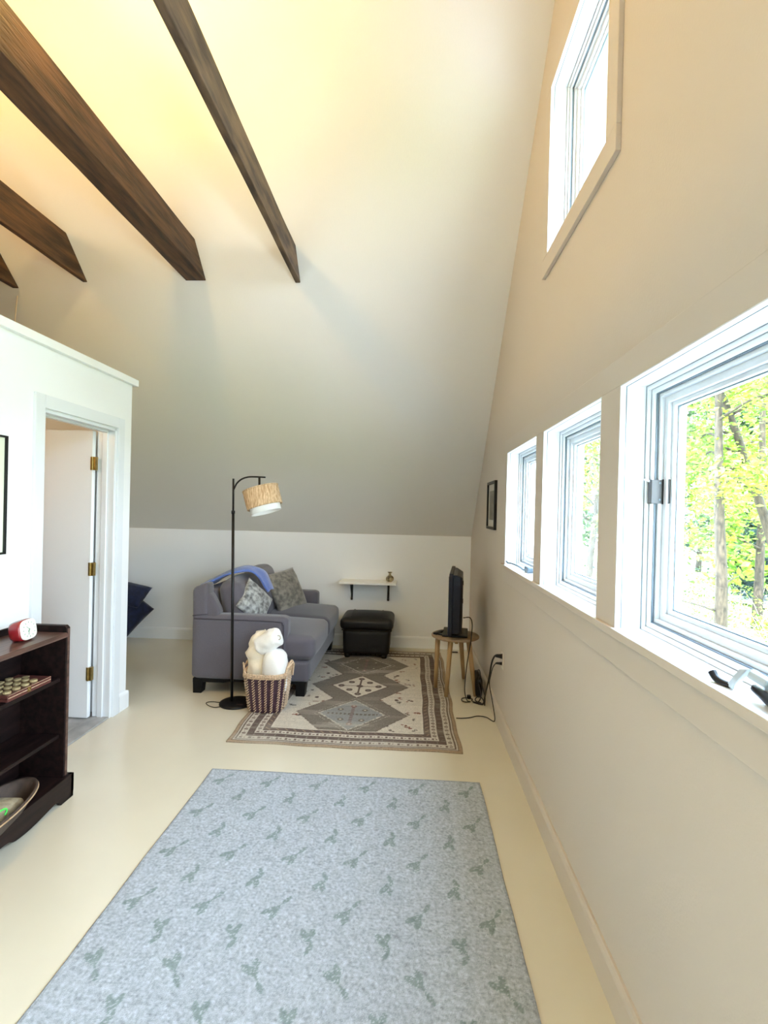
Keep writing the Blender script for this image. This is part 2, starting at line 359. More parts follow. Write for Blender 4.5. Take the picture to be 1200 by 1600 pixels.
# crank of near window
bm = NB(); rbox(bm, .690, .716, .86, 1.035, ZL0+.002, ZL0+.026, .006, 3); rbox(bm, .672, .706, .955, 1.005, ZL0+.004, ZL0+.045, .008, 4); ck = obj('crank_base', bm, M['paint_metal'], wins[2], True)
bm = NB(); tube(bm, [(.675, .99, ZL0+.040), (.665, 1.025, ZL0+.048)], .011, smooth=0); X = Matrix.Identity(4)
prism(bm, [(1.022, ZL0+.058), (1.048, ZL0+.050), (1.088, ZL0+.006), (1.070, ZL0+.002)], .655, .665, 0); obj('crank_arm', bm, M['paint_metal'], ck, bevel=.002)
bm = NB(); tube(bm, [(.660, 1.080, ZL0+.006), (.655, 1.100, ZL0+.006), (.652, 1.118, ZL0+.010), (.650, 1.128, ZL0+.020)], .0065, n=10, r1=.0085); obj('crank_knob', bm, M['plastic'], ck, True)
bm = NB(); tube(bm, [(.668, 1.02, ZL0+.022), (.664, .985, ZL0+.018), (.655, .93, ZL0+.014), (.648, .85, ZL0+.012)], .0075, n=10, r1=.012); obj('crank_grip', bm, M['plastic'], ck, True)
# crank of far window
bm = NB(); tube(bm, [(.69, 3.05, ZL0+.030), (.675, 3.07, ZL0+.012), (.664, 3.13, ZL0+.022), (.655, 3.30, ZL0+.024), (.648, 3.42, ZL0+.018), (.645, 3.465, ZL0+.024)], .0055, n=8)
rbox(bm, .68, .714, 3.00, 3.09, ZL0+.001, ZL0+.035, .006, 3); obj('crank_handle', bm, M['seal'], wins[0], True)

# ------------------------------------------------------------ bathroom partition with door
YE = 3.64; ZP = 2.352; D0, D1, DZ = 2.745, 3.452, 2.008; TK = .12
bm = NB()
box(bm, XP-TK, XP, D1, YE, 0, ZP); box(bm, XP-TK, XP, YF+.6, D0, 0, ZP); box(bm, XP-TK, XP, D0, D1, DZ, ZP)
box(bm, XL, XP-TK, YE-TK, YE, 0, ZP); obj('wall_partition', bm, M['white'], kind='structure')
obj('trim_partition', B(XP-TK-.03, XP+.028, YF+.6, YE+.04, ZP, ZP+.048), M['white'], kind='structure', bevel=.003)
obj('ceiling_bathroom', B(XL, XP-TK, YF+.6, YE-TK, 2.24, 2.30), M['rail'], kind='structure')
obj('floor_bathroom', B(XL, XP-.05, YF+.6, YE-TK, .0005, .006), M['tile'], kind='structure')
bm = NB(); prism(bm, [(XP+a, z) for a, z in base_prof(.016, .125)], D1+.085, YE, 1); prism(bm, [(XP+a, z) for a, z in base_prof(.016, .125)], YF+.6, D0-.085, 1)
prism(bm, [(YE+a, z) for a, z in base_prof(.016, .125)], XL, XP+.016, 0)
obj('baseboard_partition', bm, M['white'], kind='structure')
dr = thing('door_1', 'white door standing open inward on brass hinges in the left partition', 'door', (XP-.05, D1, 0), kind='structure')
bm = NB()
c = .078
for (a, b, z0, z1) in ((D0-c, D0-.004, 0, DZ+c), (D1+.004, D1+c, 0, DZ+c), (D0-.004, D1+.004, DZ+.004, DZ+c)): box(bm, XP, XP+.017, a, b, z0, z1)
obj('casing', bm, M['winp'], dr, bevel=.003)
bm = NB()
for (a, b, z0, z1) in ((D0-.0, D0+.018, 0, DZ), (D1-.018, D1, 0, DZ), (D0, D1, DZ-.018, DZ)): box(bm, XP-TK-.001, XP+.002, a, b, z0, z1)
for (a, b, z0, z1) in ((D0+.018, D0+.030, 0, DZ-.018), (D1-.030, D1-.018, 0, DZ-.018), (D0+.018, D1-.018, DZ-.030, DZ-.018)): box(bm, XP-TK+.04, XP-TK+.075, a, b, z0, z1)
obj('jamb', bm, M['winp'], dr, bevel=.002)
hx = XP-TK-.012
leaf = obj('door_leaf', B(hx-.69, hx, D1-.055, D1-.020, .012, DZ-.022), M['white'], dr, bevel=.002)
for z in (1.76, 1.035, .315):
    bm = NB(); tube(bm, [(hx+.004, D1-.062, z-.045), (hx+.004, D1-.062, z+.045)], .006, n=10, smooth=0)
    box(bm, hx-.012, hx+.002, D1-.0575, D1-.0548, z-.045, z+.045); box(bm, hx+.004, hx+.024, D1-.0575, D1-.0300, z-.045, z+.045)
    obj('hinge', bm, M['brass'], dr)
bm = NB(); lathe(bm, [(.0, .055), (.02, .052), (.027, .035), (.02, .018), (.011, .012), (.011, 0)], n=20, X=frame((hx-.63, D1-.055, .95), (0, -1, 0))); obj('door_knob', bm, M['brass'], dr, True)
obj('threshold', B(XP-TK, XP-.0, D0, D1, .0, .012), M['tile'], dr, bevel=.003)

# ------------------------------------------------------------ ceiling beams
def beam(x0, x1, z0, z1, m, label, ye=None):
    t = thing('ceiling_beam', label, 'beam', ((x0+x1)/2, 1.2, z0), 'dark ties crossing under the sloped ceiling', kind='thing')
    y_far = YK-(z0-ZK)/SL; y_near = YF+(z0-ZK)/SL
    b = NB(); nseg = 40; rows = []
    for k in range(nseg+1):
        f = k/nseg; row = []
        for (x, z) in ((x0, z0), (x1, z0), (x1, z1), (x0, z1)):
            yf = YK-(z-ZK)/SL-.004; yn = YF+(z-ZK)/SL+.004; y = yn+(yf-yn)*f
            j = .0035*noise.noise(Vector((x*9, y*2.3, z*9))); row.append(b.verts.new((x+j, y, z+j*.7)))
        rows.append(row)
    for p, q in zip(rows, rows[1:]):
        for k in range(4): b.faces.new((p[k], p[(k+1) % 4], q[(k+1) % 4], q[k]))
    b.faces.new(rows[0][::-1]); b.faces.new(rows[-1]); obj('timber', b, m, t, bevel=.004)
    # worn knots standing a little proud
    for k in range(5):
        kb = NB(); y = 1.5+random.random()*1.9; lathe(kb, [(.0, .003), (.008+.006*random.random(), .0015), (.015, -.001)], n=12, X=frame((random.uniform(x0+.012, x1-.012), y, z0), (0, 0, -1))); obj('knot', kb, M['sofadark'], t, True)
    return t
beam(-.858, -.822, 3.088, 3.262, M['beamgrey'], 'thin weathered grey-brown ceiling beam, rightmost of the four')
beam(-1.650, -1.503, 3.098, 3.292, M['beam'], 'thickest dark brown ceiling beam with a broad underside')
beam(-2.420, -2.384, 3.090, 3.320, M['beam'], 'reddish brown ceiling beam, second from the left')
beam(-2.975, -2.925, 3.060, 3.30, M['beam'], 'leftmost ceiling beam, only its dark red end showing')
bm = NB(); tube(bm, [(-2.975, 3.68, roof(3.68)), (-2.985, 3.66, 2.6), (-2.985, 3.66, 1.9)], .0035, smooth=3)
tag(obj('pendant_cord', bm, M['cord'], base=(-2.98, 3.67, 3.0)), 'thin pale cord hanging from the sloped ceiling behind the partition top', 'cord')

# ------------------------------------------------------------ rugs
def rug(name, x0, x1, y0, y1, step, colf, m, th=.008, wav=.003, skew=0):
    nx, ny = int((x1-x0)/step)+1, int((y1-y0)/step)+1
    u = np.linspace(0, x1-x0, nx); v = np.linspace(0, y1-y0, ny); U, Vv = np.meshgrid(u, v)
    wx = wav*np.sin(Vv*7+1.3)+wav*.6*np.sin(Vv*17); wy = wav*np.sin(U*6+.5)+wav*.5*np.sin(U*19+2)
    X = x0+U+wx*np.abs(U/(x1-x0)-.5)*2+skew*Vv; Y = y0+Vv+wy; Z = th+.0006*np.sin(U*31+Vv*7)*np.sin(Vv*27)
    co = np.stack([X, Y, Z], -1).reshape(-1, 3); N = nx*ny
    # skirt
    bord = np.concatenate([np.arange(nx), np.arange(1, ny)*nx+nx-1, (ny-1)*nx+np.arange(nx-2, -1, -1), np.arange(ny-2, 0, -1)*nx])
    low = co[bord].copy(); low[:, 2] = .0008; co2 = np.vstack([co, low])
    i, j = np.meshgrid(np.arange(nx-1), np.arange(ny-1)); a = (j*nx+i).ravel()
    q = np.stack([a, a+1, a+1+nx, a+nx], 1); nb = len(bord); k = np.arange(nb)
    s = np.stack([bord, N+k, N+(k+1) % nb, bord[(k+1) % nb]], 1); faces = np.vstack([q, s])
    me = bpy.data.meshes.new(name); me.vertices.add(len(co2)); me.vertices.foreach_set('co', co2.ravel())
    me.loops.add(faces.size); me.loops.foreach_set('vertex_index', faces.ravel().astype(np.int32))
    me.polygons.add(len(faces)); me.polygons.foreach_set('loop_start', np.arange(0, faces.size, 4)); me.update()
    ca = me.color_attributes.new('Col', 'FLOAT_COLOR', 'POINT'); c = colf(U, Vv).reshape(-1, 3)
    c = np.vstack([c, c[bord]*.8]); ca.data.foreach_set('color', np.hstack([c, np.ones((len(c), 1))]).astype(np.float32).ravel())
    return obj(name, me, m, smooth=True, base=((x0+x1)/2, (y0+y1)/2, 0))
def lin(r, g, b): return np.array([((x/255)/12.92 if x/255 < .04045 else ((x/255+.055)/1.055)**2.4) for x in (r, g, b)])
def fg_col(U, Vv):
    sh = U.shape; c = np.ones(sh+(3,))*lin(172, 179, 188)
    nz = RNG.normal(0, 1, sh); streak = RNG.normal(0, 1, (sh[0], 1))*.5+RNG.normal(0, 1, (1, sh[1]))*.35
    k = nz.copy(); k[:, 1:] += nz[:, :-1]; k[1:] += nz[:-1]; k = k/1.7
    c *= (1+.13*k+.05*streak)[..., None]
    green = lin(104, 126, 118)
    H = Vv.max(); dx, dy = .263, .1425
    for r in range(0, 15):
        vy = H-.10-r*dy
        for q in range(6 if r % 2 == 0 else 5):
            ux = .095+q*dx+(0 if r % 2 == 0 else dx/2+.01); mask = np.zeros(sh, bool); fl = -1 if r in (8, 10, 12, 7, 9, 11) else 1
            def blob(cx, cy, a, b, ang):
                X = U-(ux+cx); Y = (Vv-(vy+cy*fl))*fl; ca, sa = math.cos(ang), math.sin(ang); x = X*ca+Y*sa; y = -X*sa+Y*ca; return (x/a)**2+(y/b)**2
            def fan(cx, cy, L, ang):
                X = U-(ux+cx); Y = (Vv-(vy+cy*fl))*fl; ca, sa = math.cos(ang), math.sin(ang); x = X*ca+Y*sa; y = -X*sa+Y*ca
                rr = np.hypot(x, y); th_ = np.abs(np.arctan2(y, -x)); return (rr < L*(1-.22*np.cos(th_*9+.4))) & (th_ < .55)
            if r % 2 == 0:
                mask |= fan(.012, .008, .062, .95) | (blob(.030, .036, .024, .009, 1.0) < 1) | (blob(.008, .004, .03, .0025, .95) < 1)
            else:
                mask |= fan(.002, .012, .056, 1.45) | (blob(.008, .034, .020, .009, 1.9) < 1) | (blob(.016, .012, .020, .006, 1.3) < 1)
            mk = mask & (RNG.random(sh) > .14)
            if mk.any(): c[mk] = (c*.38+green*.62)[mk]
    e = np.minimum(np.minimum(U, U.max()-U), np.minimum(Vv, Vv.max()-Vv)) < .012
    c[e] *= .82
    return np.clip(c, 0, 1)
def or_col(U, Vv):
    sh = U.shape; W, H = U.max(), Vv.max(); cream = lin(205, 196, 182); grey = lin(126, 118, 109); dark = lin(104, 90, 84); blue = lin(143, 143, 141); tan = lin(160, 140, 118)
    c = np.ones(sh+(3,))*cream; d = np.minimum(np.minimum(U, W-U), np.minimum(Vv, H-Vv))
    al = np.where(np.minimum(U, W-U) < np.minimum(Vv, H-Vv), Vv, U)
    for a, b, col in ((0, .022, tan), (.022, .030, dark), (.030, .040, cream*.8), (.040, .048, dark), (.048, .092, cream*.85), (.092, .138, dark), (.138, .182, cream*.9), (.182, .230, dark*1.1), (.230, .236, cream*1.1)):
        c[(d >= a) & (d < b)] = col
    for a, b, per in ((.058, .082, .06), (.148, .172, .05)):
        k = (d > a) & (d < b) & (((al % per) < .016) | ((np.abs((al % per)-.032) < .006) & (np.abs(d-(a+b)/2) < .005))); c[k] = dark*1.3
    k = (d > .100) & (d < .130) & ((al % .07) < .008); c[k] = grey
    k = (d > .192) & (d < .220) & (((al+d) % .06) < .008); c[k] = tan
    fld = d >= .236; uc = U-W/2
    # scattered sprigs on the cream ground
    for _ in range(150):
        x, y = RNG.uniform(.26, W-.26), RNG.uniform(.26, H-.26); col = [grey*.8, dark, lin(132, 92, 78)][RNG.integers(3)]; r = RNG.uniform(.008, .015)
        for q in range(3):
            xx, yy = x+RNG.uniform(-.018, .018), y+RNG.uniform(-.018, .018); c[fld & (((U-xx)/r)**2+((Vv-yy)/(r*.8))**2 < 1) & (RNG.random(sh) > .15)] = col
    for x, y in ((.30, 0), (.30, 1)):
        pass
    cs = (.52, 1.11, 1.70)
    vc = np.select([Vv < .815, Vv < 1.405], [cs[0], cs[1]], cs[2]); st = np.round((np.abs(Vv-vc))/.012)*.012
    hw = .402-.755*st; k = fld & (np.abs(uc) < hw); c[k] = grey; k2 = fld & (np.abs(np.abs(uc)-hw) < .005); c[k2] = dark*1.2
    for i, cy in enumerate(cs):
        r = np.abs(uc)/.236+np.abs(Vv-cy)/.268; ins = r < 1; rim = np.abs(r-1) < .035
        if i == 1:
            c[ins] = cream*1.05; c[rim] = dark*1.2
            for a in range(8):
                t = a*PI/4; rad = (.155, .165) if a % 2 == 0 else (.088, .105)
                sx = rad[0]*math.cos(t)*(1 if a % 2 == 0 else 1.25); sy = rad[1]*math.sin(t)*(1.1 if a % 2 == 0 else 1.25)
                c[((uc-sx)/.027)**2+((Vv-cy-sy)/.030)**2 < 1] = dark
                c[((uc-sx)/.010)**2+((Vv-cy-sy)/.010)**2 < 1] = grey*1.2
            c[(np.abs(uc) < .008) & (np.abs(Vv-cy) < .17)] = dark; c[(np.abs(Vv-cy) < .006) & (np.abs(uc) < .15)] = dark; c[(uc/.03)**2+((Vv-cy)/.03)**2 < 1] = dark
        else:
            body = blue if i == 0 else grey*.82; c[ins] = body; c[rim & (RNG.random(sh) > .45)] = cream
            c[ins & (np.abs(Vv-cy-.0) < .012) & (np.abs(uc) < .19) & ((uc % .03) < .018)] = grey*.75
            for sx, sy in ((-.09, .08), (.09, .08), (-.07, -.1), (.08, -.1), (0, .15), (0, -.17)):
                rr = ((uc-sx)/.022)**2+((Vv-cy-sy)/.022)**2; c[rr < 1] = lin(140, 110, 104) if abs(sx) < .01 else grey*.85; c[rr < .15] = cream
            c[ins & (np.abs(uc) < .012) & (np.abs(Vv-cy) < .15) & ((Vv % .03) < .02)] = lin(128, 108, 106)
            c[(np.abs(r-1.18) < .02) & (RNG.random(sh) > .6) & (np.abs(uc) < hw-.02)] = cream*.8
    for x, y in ((.33, .82), (W-.33, .82), (.33, 1.41), (W-.33, 1.41)): c[((U-x-(.10 if x < .7 else -.10))/.016)**2+((Vv-y)/.02)**2 < 1] = dark
    nz = RNG.normal(0, 1, sh); row = RNG.normal(0, 1, (sh[0], 1)); c *= (1+.10*nz+.05*row)[..., None]
    # worn patches
    wx = np.array([[noise.noise(Vector((x*2.1, y*9, 3))) for x in U[0, ::8]] for y in Vv[::8, 0]]); wx = np.kron(wx, np.ones((8, 8)))[:sh[0], :sh[1]]
    c = c+(cream*.9-c)*np.clip(wx-.12, 0, .5)[..., None]*.8
    return np.clip(c, 0, 1)
tag(rug('area_rug', -1.083, .413, .72, 2.83, .0045, fg_col, vcol_mat('chambray_weave', bump=.8, bscale=420), th=.007, wav=.0015), 'large blue-grey woven rug with rows of small green leaves, nearest the camera', 'rug')
tag(rug('area_rug', -1.135, .350, 3.165, 5.385, .005, or_col, vcol_mat('worn_pile', bump=.6, bscale=380), th=.008, wav=.005), 'worn grey and cream oriental rug with diamond medallions under the ottoman', 'rug')

# ------------------------------------------------------------ loveseat
SX0, SX1, SY0, SY1 = -1.715, -.80, 3.965, 5.40; LZ = .118
so = thing('sofa', 'charcoal grey fabric loveseat facing the stool with black block legs', 'sofa', ((SX0+SX1)/2, (SY0+SY1)/2, 0))
bm = NB(); rbox(bm, SX0+.02, SX1+.01, SY0+.06, SY1-.06, LZ, .30, .015, 5); obj('seat_base', bm, M['sofa'], so, True)
bm = NB()   # back frame, leaning
X0 = Matrix.Identity(4)
rbox(bm, SX0, SX0+.15, SY0+.13, SY1-.13, LZ, .80, .03, 8, fn=lambda p: Vector((p.x-.03*max(0, p.z-.4), p.y, p.z))); obj('backrest', bm, M['sofa'], so, True)
for s, (a, b) in ((0, (SY0, SY0+.135)), (1, (SY1-.135, SY1))):
    arm = NB()
    rbox(arm, SX0, -.945, a, b, LZ, .627, .035, 12, puff=(.0, .006, .004)); rbox(arm, SX0, SX0+.135, a, b, .55, .835, .035, 8, fn=lambda p: Vector((p.x-.02*max(0, p.z-.6), p.y, p.z+(.05*(p.x-SX0)/.13 if p.z > .7 else 0))))
    rbox(arm, -1.62, -1.50, a+.01, b-.01, .58, .80, .03, 6, fn=lambda p: Vector((p.x-.55*max(0, p.z-.66), p.y, p.z)))
    ao = obj('arm', arm, M['sofa'], so, True)
    yo = a-.002 if s == 0 else b+.002
    sm = NB(); tube(sm, [(SX0+.02, yo, .595), (-1.30, yo, .595), (-1.02, yo, .590), (-.985, yo, .57), (-.975, yo, .52), (-.975, yo, .14)], .0045, n=6, smooth=5)
    tube(sm, [(SX0+.01, yo, .618), (SX0+.13, yo, .632)], .004, n=6, smooth=2); obj('piping', sm, M['seam'], ao, True)
ymid = 4.70
for a, b in ((SY0+.012, ymid-.002), (ymid+.002, SY1-.012)):   # the ends run through in front of the arms
    bm = NB(); rbox(bm, -1.55, -.735, a, b, .29, .475, .05, 14, puff=(.018, .004, .055)); co_ = obj('seat_cushion', bm, M['sofa'], so, True)
bm = NB(); rbox(bm, -.94, SX1+.025, SY0+.01, SY1-.01, LZ, .275, .018, 8); obj('front_rail', bm, M['sofa'], so, True)
for a, b, hh, rr in ((SY0+.145, 4.70, .87, 0), (4.70, SY1-.15, .895, 0)):
    X = Matrix.Translation((-1.44, (a+b)/2, .655)) @ Matrix.Rotation(-.27, 4, 'Y')
    bm = NB(); rbox(bm, -.085, .085, -(b-a)/2, (b-a)/2, -.225, hh-.655, .06, 12, puff=(.045, .0, .03), X=X); obj('back_cushion', bm, M['sofa'], so, True)
for x, y in ((SX0+.015, SY0+.012), (SX0+.015, SY1-.09), (-.875, SY0+.012), (-.875, SY1-.09)):
    bm = NB(); prism(bm, [(x, LZ), (x+.085, LZ), (x+.072, 0.001), (x+.004, .001)], y, y+.08, 1); obj('leg', bm, M['sofadark'], so, bevel=.003)
bm = NB(); prism(bm, [(SX0+.015, LZ), (SX0+.015, LZ-.03), (-1.45, LZ-.028), (-1.40, LZ-.018), (-.80, LZ-.018), (-.80, LZ)], SY0+.015, SY0+.045, 1)
box(bm, SX1-.02, SX1-.0, SY0+.06, SY1-.06, LZ-.022, LZ); box(bm, SX0+.02, SX0+.05, SY0+.06, SY1-.06, LZ-.03, LZ); obj('skirt_rail', bm, M['sofadark'], so)
# throw pillows
pm = vcol_mat  # noqa
tag(obj('throw_pillow', pillow(.43, .43, .14, frame((-1.210, 5.02, .660), (.80, -.42, .42), (.10, .30, 1), .42), pinch=.04), M['pillow'], smooth=True, base=(-1.2, 5.02, .5)), 'large dark damask throw pillow leaning at the far end of the loveseat', 'pillow')
pm2 = mat('silver_damask', (.09, .09, .09), .6, col2=(.46, .47, .46), scale=26, bump=.3, bscale=60, sheen=.5, detail=4)
tag(obj('throw_pillow', pillow(.31, .31, .11, frame((-1.300, 4.27, .680), (.86, -.42, .36), (.0, .2, 1), -.62), pinch=.04), pm2, smooth=True, base=(-1.27, 4.28, .5)), 'silver-grey damask throw pillow behind the near arm of the loveseat', 'pillow')
# blue throw over the back cushion
bm = NB(); prof = [(-1.775, .782), (-1.70, .835), (-1.60, .890), (-1.50, .925), (-1.42, .938), (-1.35, .925), (-1.30, .880), (-1.262, .815), (-1.235, .745)]
P = catmull([(x, 0, z) for x, z in prof], 5); rows = []; NJ = 14
for i, p in enumerate(P):
    f = i/(len(P)-1); ya = 4.16+.26*f; yb = 4.50+.12*f-.10*max(0, f-.7)
    if f < .15: yb = ya+.12+(yb-ya-.12)*f/.15
    row = []
    for j in range(NJ+1):
        y = ya+(yb-ya)*j/NJ; k = math.sin(j/NJ*PI)
        row.append(bm.verts.new((p.x+.012*noise.noise(Vector((f*5, y*9, 1))), y, p.z-.018*abs(j/NJ-.5)*2*(1-f)+.012*noise.noise(Vector((f*3, y*14, 4)))+.02*k*(1-abs(f-.5)))))
    rows.append(row)
for a, b in zip(rows, rows[1:]):
    for j in range(NJ): bm.faces.new((a[j], a[j+1], b[j+1], b[j]))
o = obj('throw_blanket', bm, M['throw'], smooth=True, base=(-1.45, 4.4, .85)); md = o.modifiers.new('s', 'SOLIDIFY'); md.thickness = .014; md.offset = 1
tag(o, 'folded blue throw draped over the back cushions of the loveseat', 'blanket')

# ------------------------------------------------------------ floor lamp
lx, ly = -1.318, 3.80
la = thing('floor_lamp', 'black arched floor lamp with tilted rattan drum shade beside the loveseat', 'lamp', (lx, ly, 0))
bm = NB(); lathe(bm, [(0, .020), (.03, .020), (.105, .019), (.122, .014), (.125, .006), (.125, 0.001)], (lx+.035, ly, 0), 48); obj('base', bm, M['black'], la, True)
bm = NB(); pt = Vector((-1.355, ly+.03, 1.70)); tube(bm, [(lx, ly, .015), pt*.85+Vector((lx, ly, 0))*.15], .0105, n=12, smooth=0); tube(bm, [pt*.85+Vector((lx, ly, 0))*.15, pt], .0075, n=12, smooth=0); obj('pole', bm, M['black'], la, True)
bm = NB(); lathe(bm, [(.0135, -.012), (.0135, .012)], pt*.85+Vector((lx, ly, 0))*.15, 16); obj('pole_collar', bm, M['black'], la, True)
bm = NB(); tube(bm, [(-1.352, ly+.03, 1.615), (-1.325, ly+.025, 1.665), (-1.285, ly+.02, 1.698), (-1.235, ly+.02, 1.714), (-1.17, ly+.02, 1.716), (-1.105, ly+.02, 1.714)], .0062, n=10); obj('arm', bm, M['black'], la, True)
sc = Vector((-1.118, ly+.01, 1.553)); ax = frame(sc, (-.30, .05, 1), (0, 1, 0))
bm = NB(); tube(bm, [(-1.152, ly+.02, 1.714), (-1.150, ly+.02, 1.640), (-1.148, ly+.02, 1.59)], .0085, n=10, smooth=0); obj('socket_stem', bm, M['black'], la, True)
bm = NB(); R0 = .133; n_ = 96
def wb(a, z): return 1+.010*math.sin(a*38+math.sin(z*60)*2)+.008*noise.noise(Vector((math.cos(a)*9, math.sin(a)*9, z*30)))
prof = [(R0+.002, .080)]+[(R0, .080-.145*k/14) for k in range(15)]+[(R0-.005, -.065), (R0-.006, .075)]
lathe(bm, prof, n=n_, X=ax, wob=wb, closed=True); sh = obj('lamp_shade', bm, M['rattan'], la, True)
bm = NB(); tube(bm, [ax @ Vector((R0*math.cos(k*PI/12), R0*math.sin(k*PI/12), .080)) for k in range(25)], .005, n=6, smooth=2); obj('shade_rim', bm, M['rattan'], sh, True)
bm = NB(); lathe(bm, [(.114, -.108), (.116, .070), (.113, .070), (.111, -.108)], n=48, X=ax, closed=True); lathe(bm, [(0, .068), (.112, .068), (.112, .066), (0, .066)], n=48, X=ax); obj('inner_shade', bm, M['shade'], la, True)
bm = NB(); lathe(bm, [(0, -.03), (.018, -.026), (.029, -.005), (.027, .02), (.014, .045), (.013, .066)], n=20, X=ax); obj('bulb', bm, M['shade'], la, True)
bm = NB(); tube(bm, [(lx-.08, ly-.01, .006), (-1.47, 3.80, .006), (-1.505, 3.78, .005), (-1.475, 3.735, .004), (-1.415, 3.700, .004), (-1.37, 3.72, .004), (-1.33, 3.75, .004), (-1.285, 3.735, .006), (-1.255, 3.738, .008)], .0028, n=6)
tube(bm, [(-1.215, 3.745, .008), (-1.185, 3.755, .005), (-1.165, 3.80, .006), (-1.17, 3.90, .005)], .0028, n=6); obj('cord', bm, M['cable'], la, True)
bm = NB(); rbox(bm, -1.268, -1.205, 3.722, 3.752, .001, .020, .009, 5); obj('foot_switch', bm, mat('brown_switch', (.06, .03, .025), .4), la, True)

# ------------------------------------------------------------ basket and rolled blankets
bx, by = -1.026, 3.745
bk = thing('wicker_basket', 'tapered wicker basket striped in plum and straw by the loveseat arm', 'basket', (bx, by, 0))
def bR(z): return .120+.038*(z/.30)**.8
def sq(a): return 1/(abs(math.cos(a))**4+abs(math.sin(a))**4)**.25*.93+.05
bm = NB(); NC = 22
def wv(a, z): return sq(a)*(1+.015*math.cos(NC*a))
lathe(bm, [(0, .009), (bR(0), .009)]+[(bR(z), z) for z in np.linspace(.012, .275, 12)]+[(bR(.27)-.012, .27), (bR(0)-.014, .02), (0, .02)], (bx, by, 0), 132, wob=wv); obj('basket_body', bm, M['bdark'], bk, True)
bm = NB(); st = 27
for c_ in range(NC):
    a0 = 2*PI*c_/NC
    for k in range(st):
        z = .018+k*(.255/st); a = a0+(.030 if k % 2 else -.030); r = bR(z)*wv(a, z)+.004
        X = Matrix.Translation((bx+r*math.cos(a), by+r*math.sin(a), z)) @ Matrix.Rotation(a, 4, 'Z') @ Matrix.Rotation(.55 if k % 2 else .35, 4, 'X')
        vs = [bm.verts.new(X @ Vector(p)) for p in ((.004, 0, -.005), (.004, 0, .005), (-.003, .0085, .004), (-.003, -.0085, -.004), (.008, .0045, .001), (.008, -.0045, -.001))]
        for f in ((0, 2, 4), (0, 4, 5), (0, 5, 3), (1, 4, 2), (1, 5, 4), (1, 3, 5), (0, 3, 2), (1, 2, 3)): bm.faces.new([vs[i] for i in f])
obj('straw_weave', bm, M['blight'], bk, kind='stuff')
bm = NB(); zt = .283
for q, (zz, rr) in enumerate(((.268, .006), (.280, .007), (.292, .0055))):
    pts = []
    for k in range(61): a = 2*PI*k/60; r = bR(.29)*sq(a)+.004; pts.append((bx+r*math.cos(a), by+r*math.sin(a), zz+.004*math.cos(2*a)))
    tube(bm, pts, rr, n=6, smooth=1)
for k in range(54):
    a = 2*PI*k/54; r = bR(.29)*sq(a)+.004; p = Vector((bx+r*math.cos(a), by+r*math.sin(a), 0)); t = Vector((-math.sin(a), math.cos(a), 0))*.008
    tube(bm, [p+Vector((.008*math.cos(a), .008*math.sin(a), .262))-t, p+Vector((.008*math.cos(a), .008*math.sin(a), .298))+t], .0035, n=5, smooth=0)
obj('rim', bm, M['blight'], bk, True)
for a, HH in ((-.25, .372), (PI-.15, .310)):
    bm = NB(); r = bR(.29)*sq(a)+.010; c0 = Vector((bx+r*math.cos(a), by+r*math.sin(a), 0)); t = Vector((-math.sin(a), math.cos(a), 0)); o_ = Vector((math.cos(a), math.sin(a), 0))
    tube(bm, [c0-t*.055+Vector((0, 0, .25)), c0-t*.045+o_*.012+Vector((0, 0, .33)), c0+o_*.020+Vector((0, 0, HH)), c0+t*.045+o_*.010+Vector((0, 0, .315)), c0+t*.055+Vector((0, 0, .25))], .008, n=7, smooth=6)
    tube(bm, [c0-t*.050+Vector((0, 0, .27)), c0-t*.040+o_*.018+Vector((0, 0, .33)), c0+o_*.028+Vector((0, 0, HH-.012)), c0+t*.040+o_*.018+Vector((0, 0, .33)), c0+t*.050+Vector((0, 0, .27))], .006, n=7, smooth=6)
    obj('handle', bm, M['blight'], bk, True)
def roll_blanket(pts, r, m, label, sweep=None, lump=.010, r1=None):
    bm = NB(); P = catmull(pts, 8); n = 26; rows = []; mm = len(P); t = (P[1]-P[0]).normalized(); u = t.orthogonal().normalized()
    for i, p in enumerate(P):
        f = i/(mm-1); t = (P[min(i+1, mm-1)]-P[max(i-1, 0)]).normalized(); u = (u-t*u.dot(t)).normalized(); v = t.cross(u)
        cap = min(1, math.sqrt(max(0, 1-(abs(f-.5)*2)**7))+.0); rr = r*(cap*.97+.02)
        if r1: rr *= (1-f)+f*r1/r
        row = []
        for k in range(n):
            a = 2*PI*k/n; d = u*math.cos(a)+v*math.sin(a); q = p+d*rr
            q += d*(lump*noise.noise(q*11)+lump*.5*noise.noise(q*26)); row.append(bm.verts.new(q))
        rows.append(row)
    for a, b in zip(rows, rows[1:]):
        for k in range(n): bm.faces.new((a[k], a[(k+1) % n], b[(k+1) % n], b[k]))
    bm.faces.new(rows[0][::-1]); bm.faces.new(rows[-1]); base = Vector(pts[0])
    return bm, base
cs = 'rolled cream blankets in the basket'
bm, b0 = roll_blanket([(-1.085, 3.755, .12), (-1.095, 3.755, .25), (-1.095, 3.76, .40), (-1.065, 3.77, .575)], .090, M['cream'], '', lump=.030)
t = thing('rolled_blanket', 'cream fleece blanket rolled upright at the back left of the basket', 'blanket', b0, cs); obj('fleece', bm, M['cream'], t, True)
bm = NB(); sp_ = []
for k in range(34): a = k*.42; rr = .010+.050*k/34; sp_.append((-1.083+rr*math.cos(a)*.9, 3.715+.0*rr, .515+rr*math.sin(a)*.35+.0))
bm, b0 = roll_blanket([(-1.10, 3.71, .45), (-1.045, 3.70, .485), (-.985, 3.69, .530), (-.925, 3.685, .555)], .070, M['cream'], '', lump=.016)
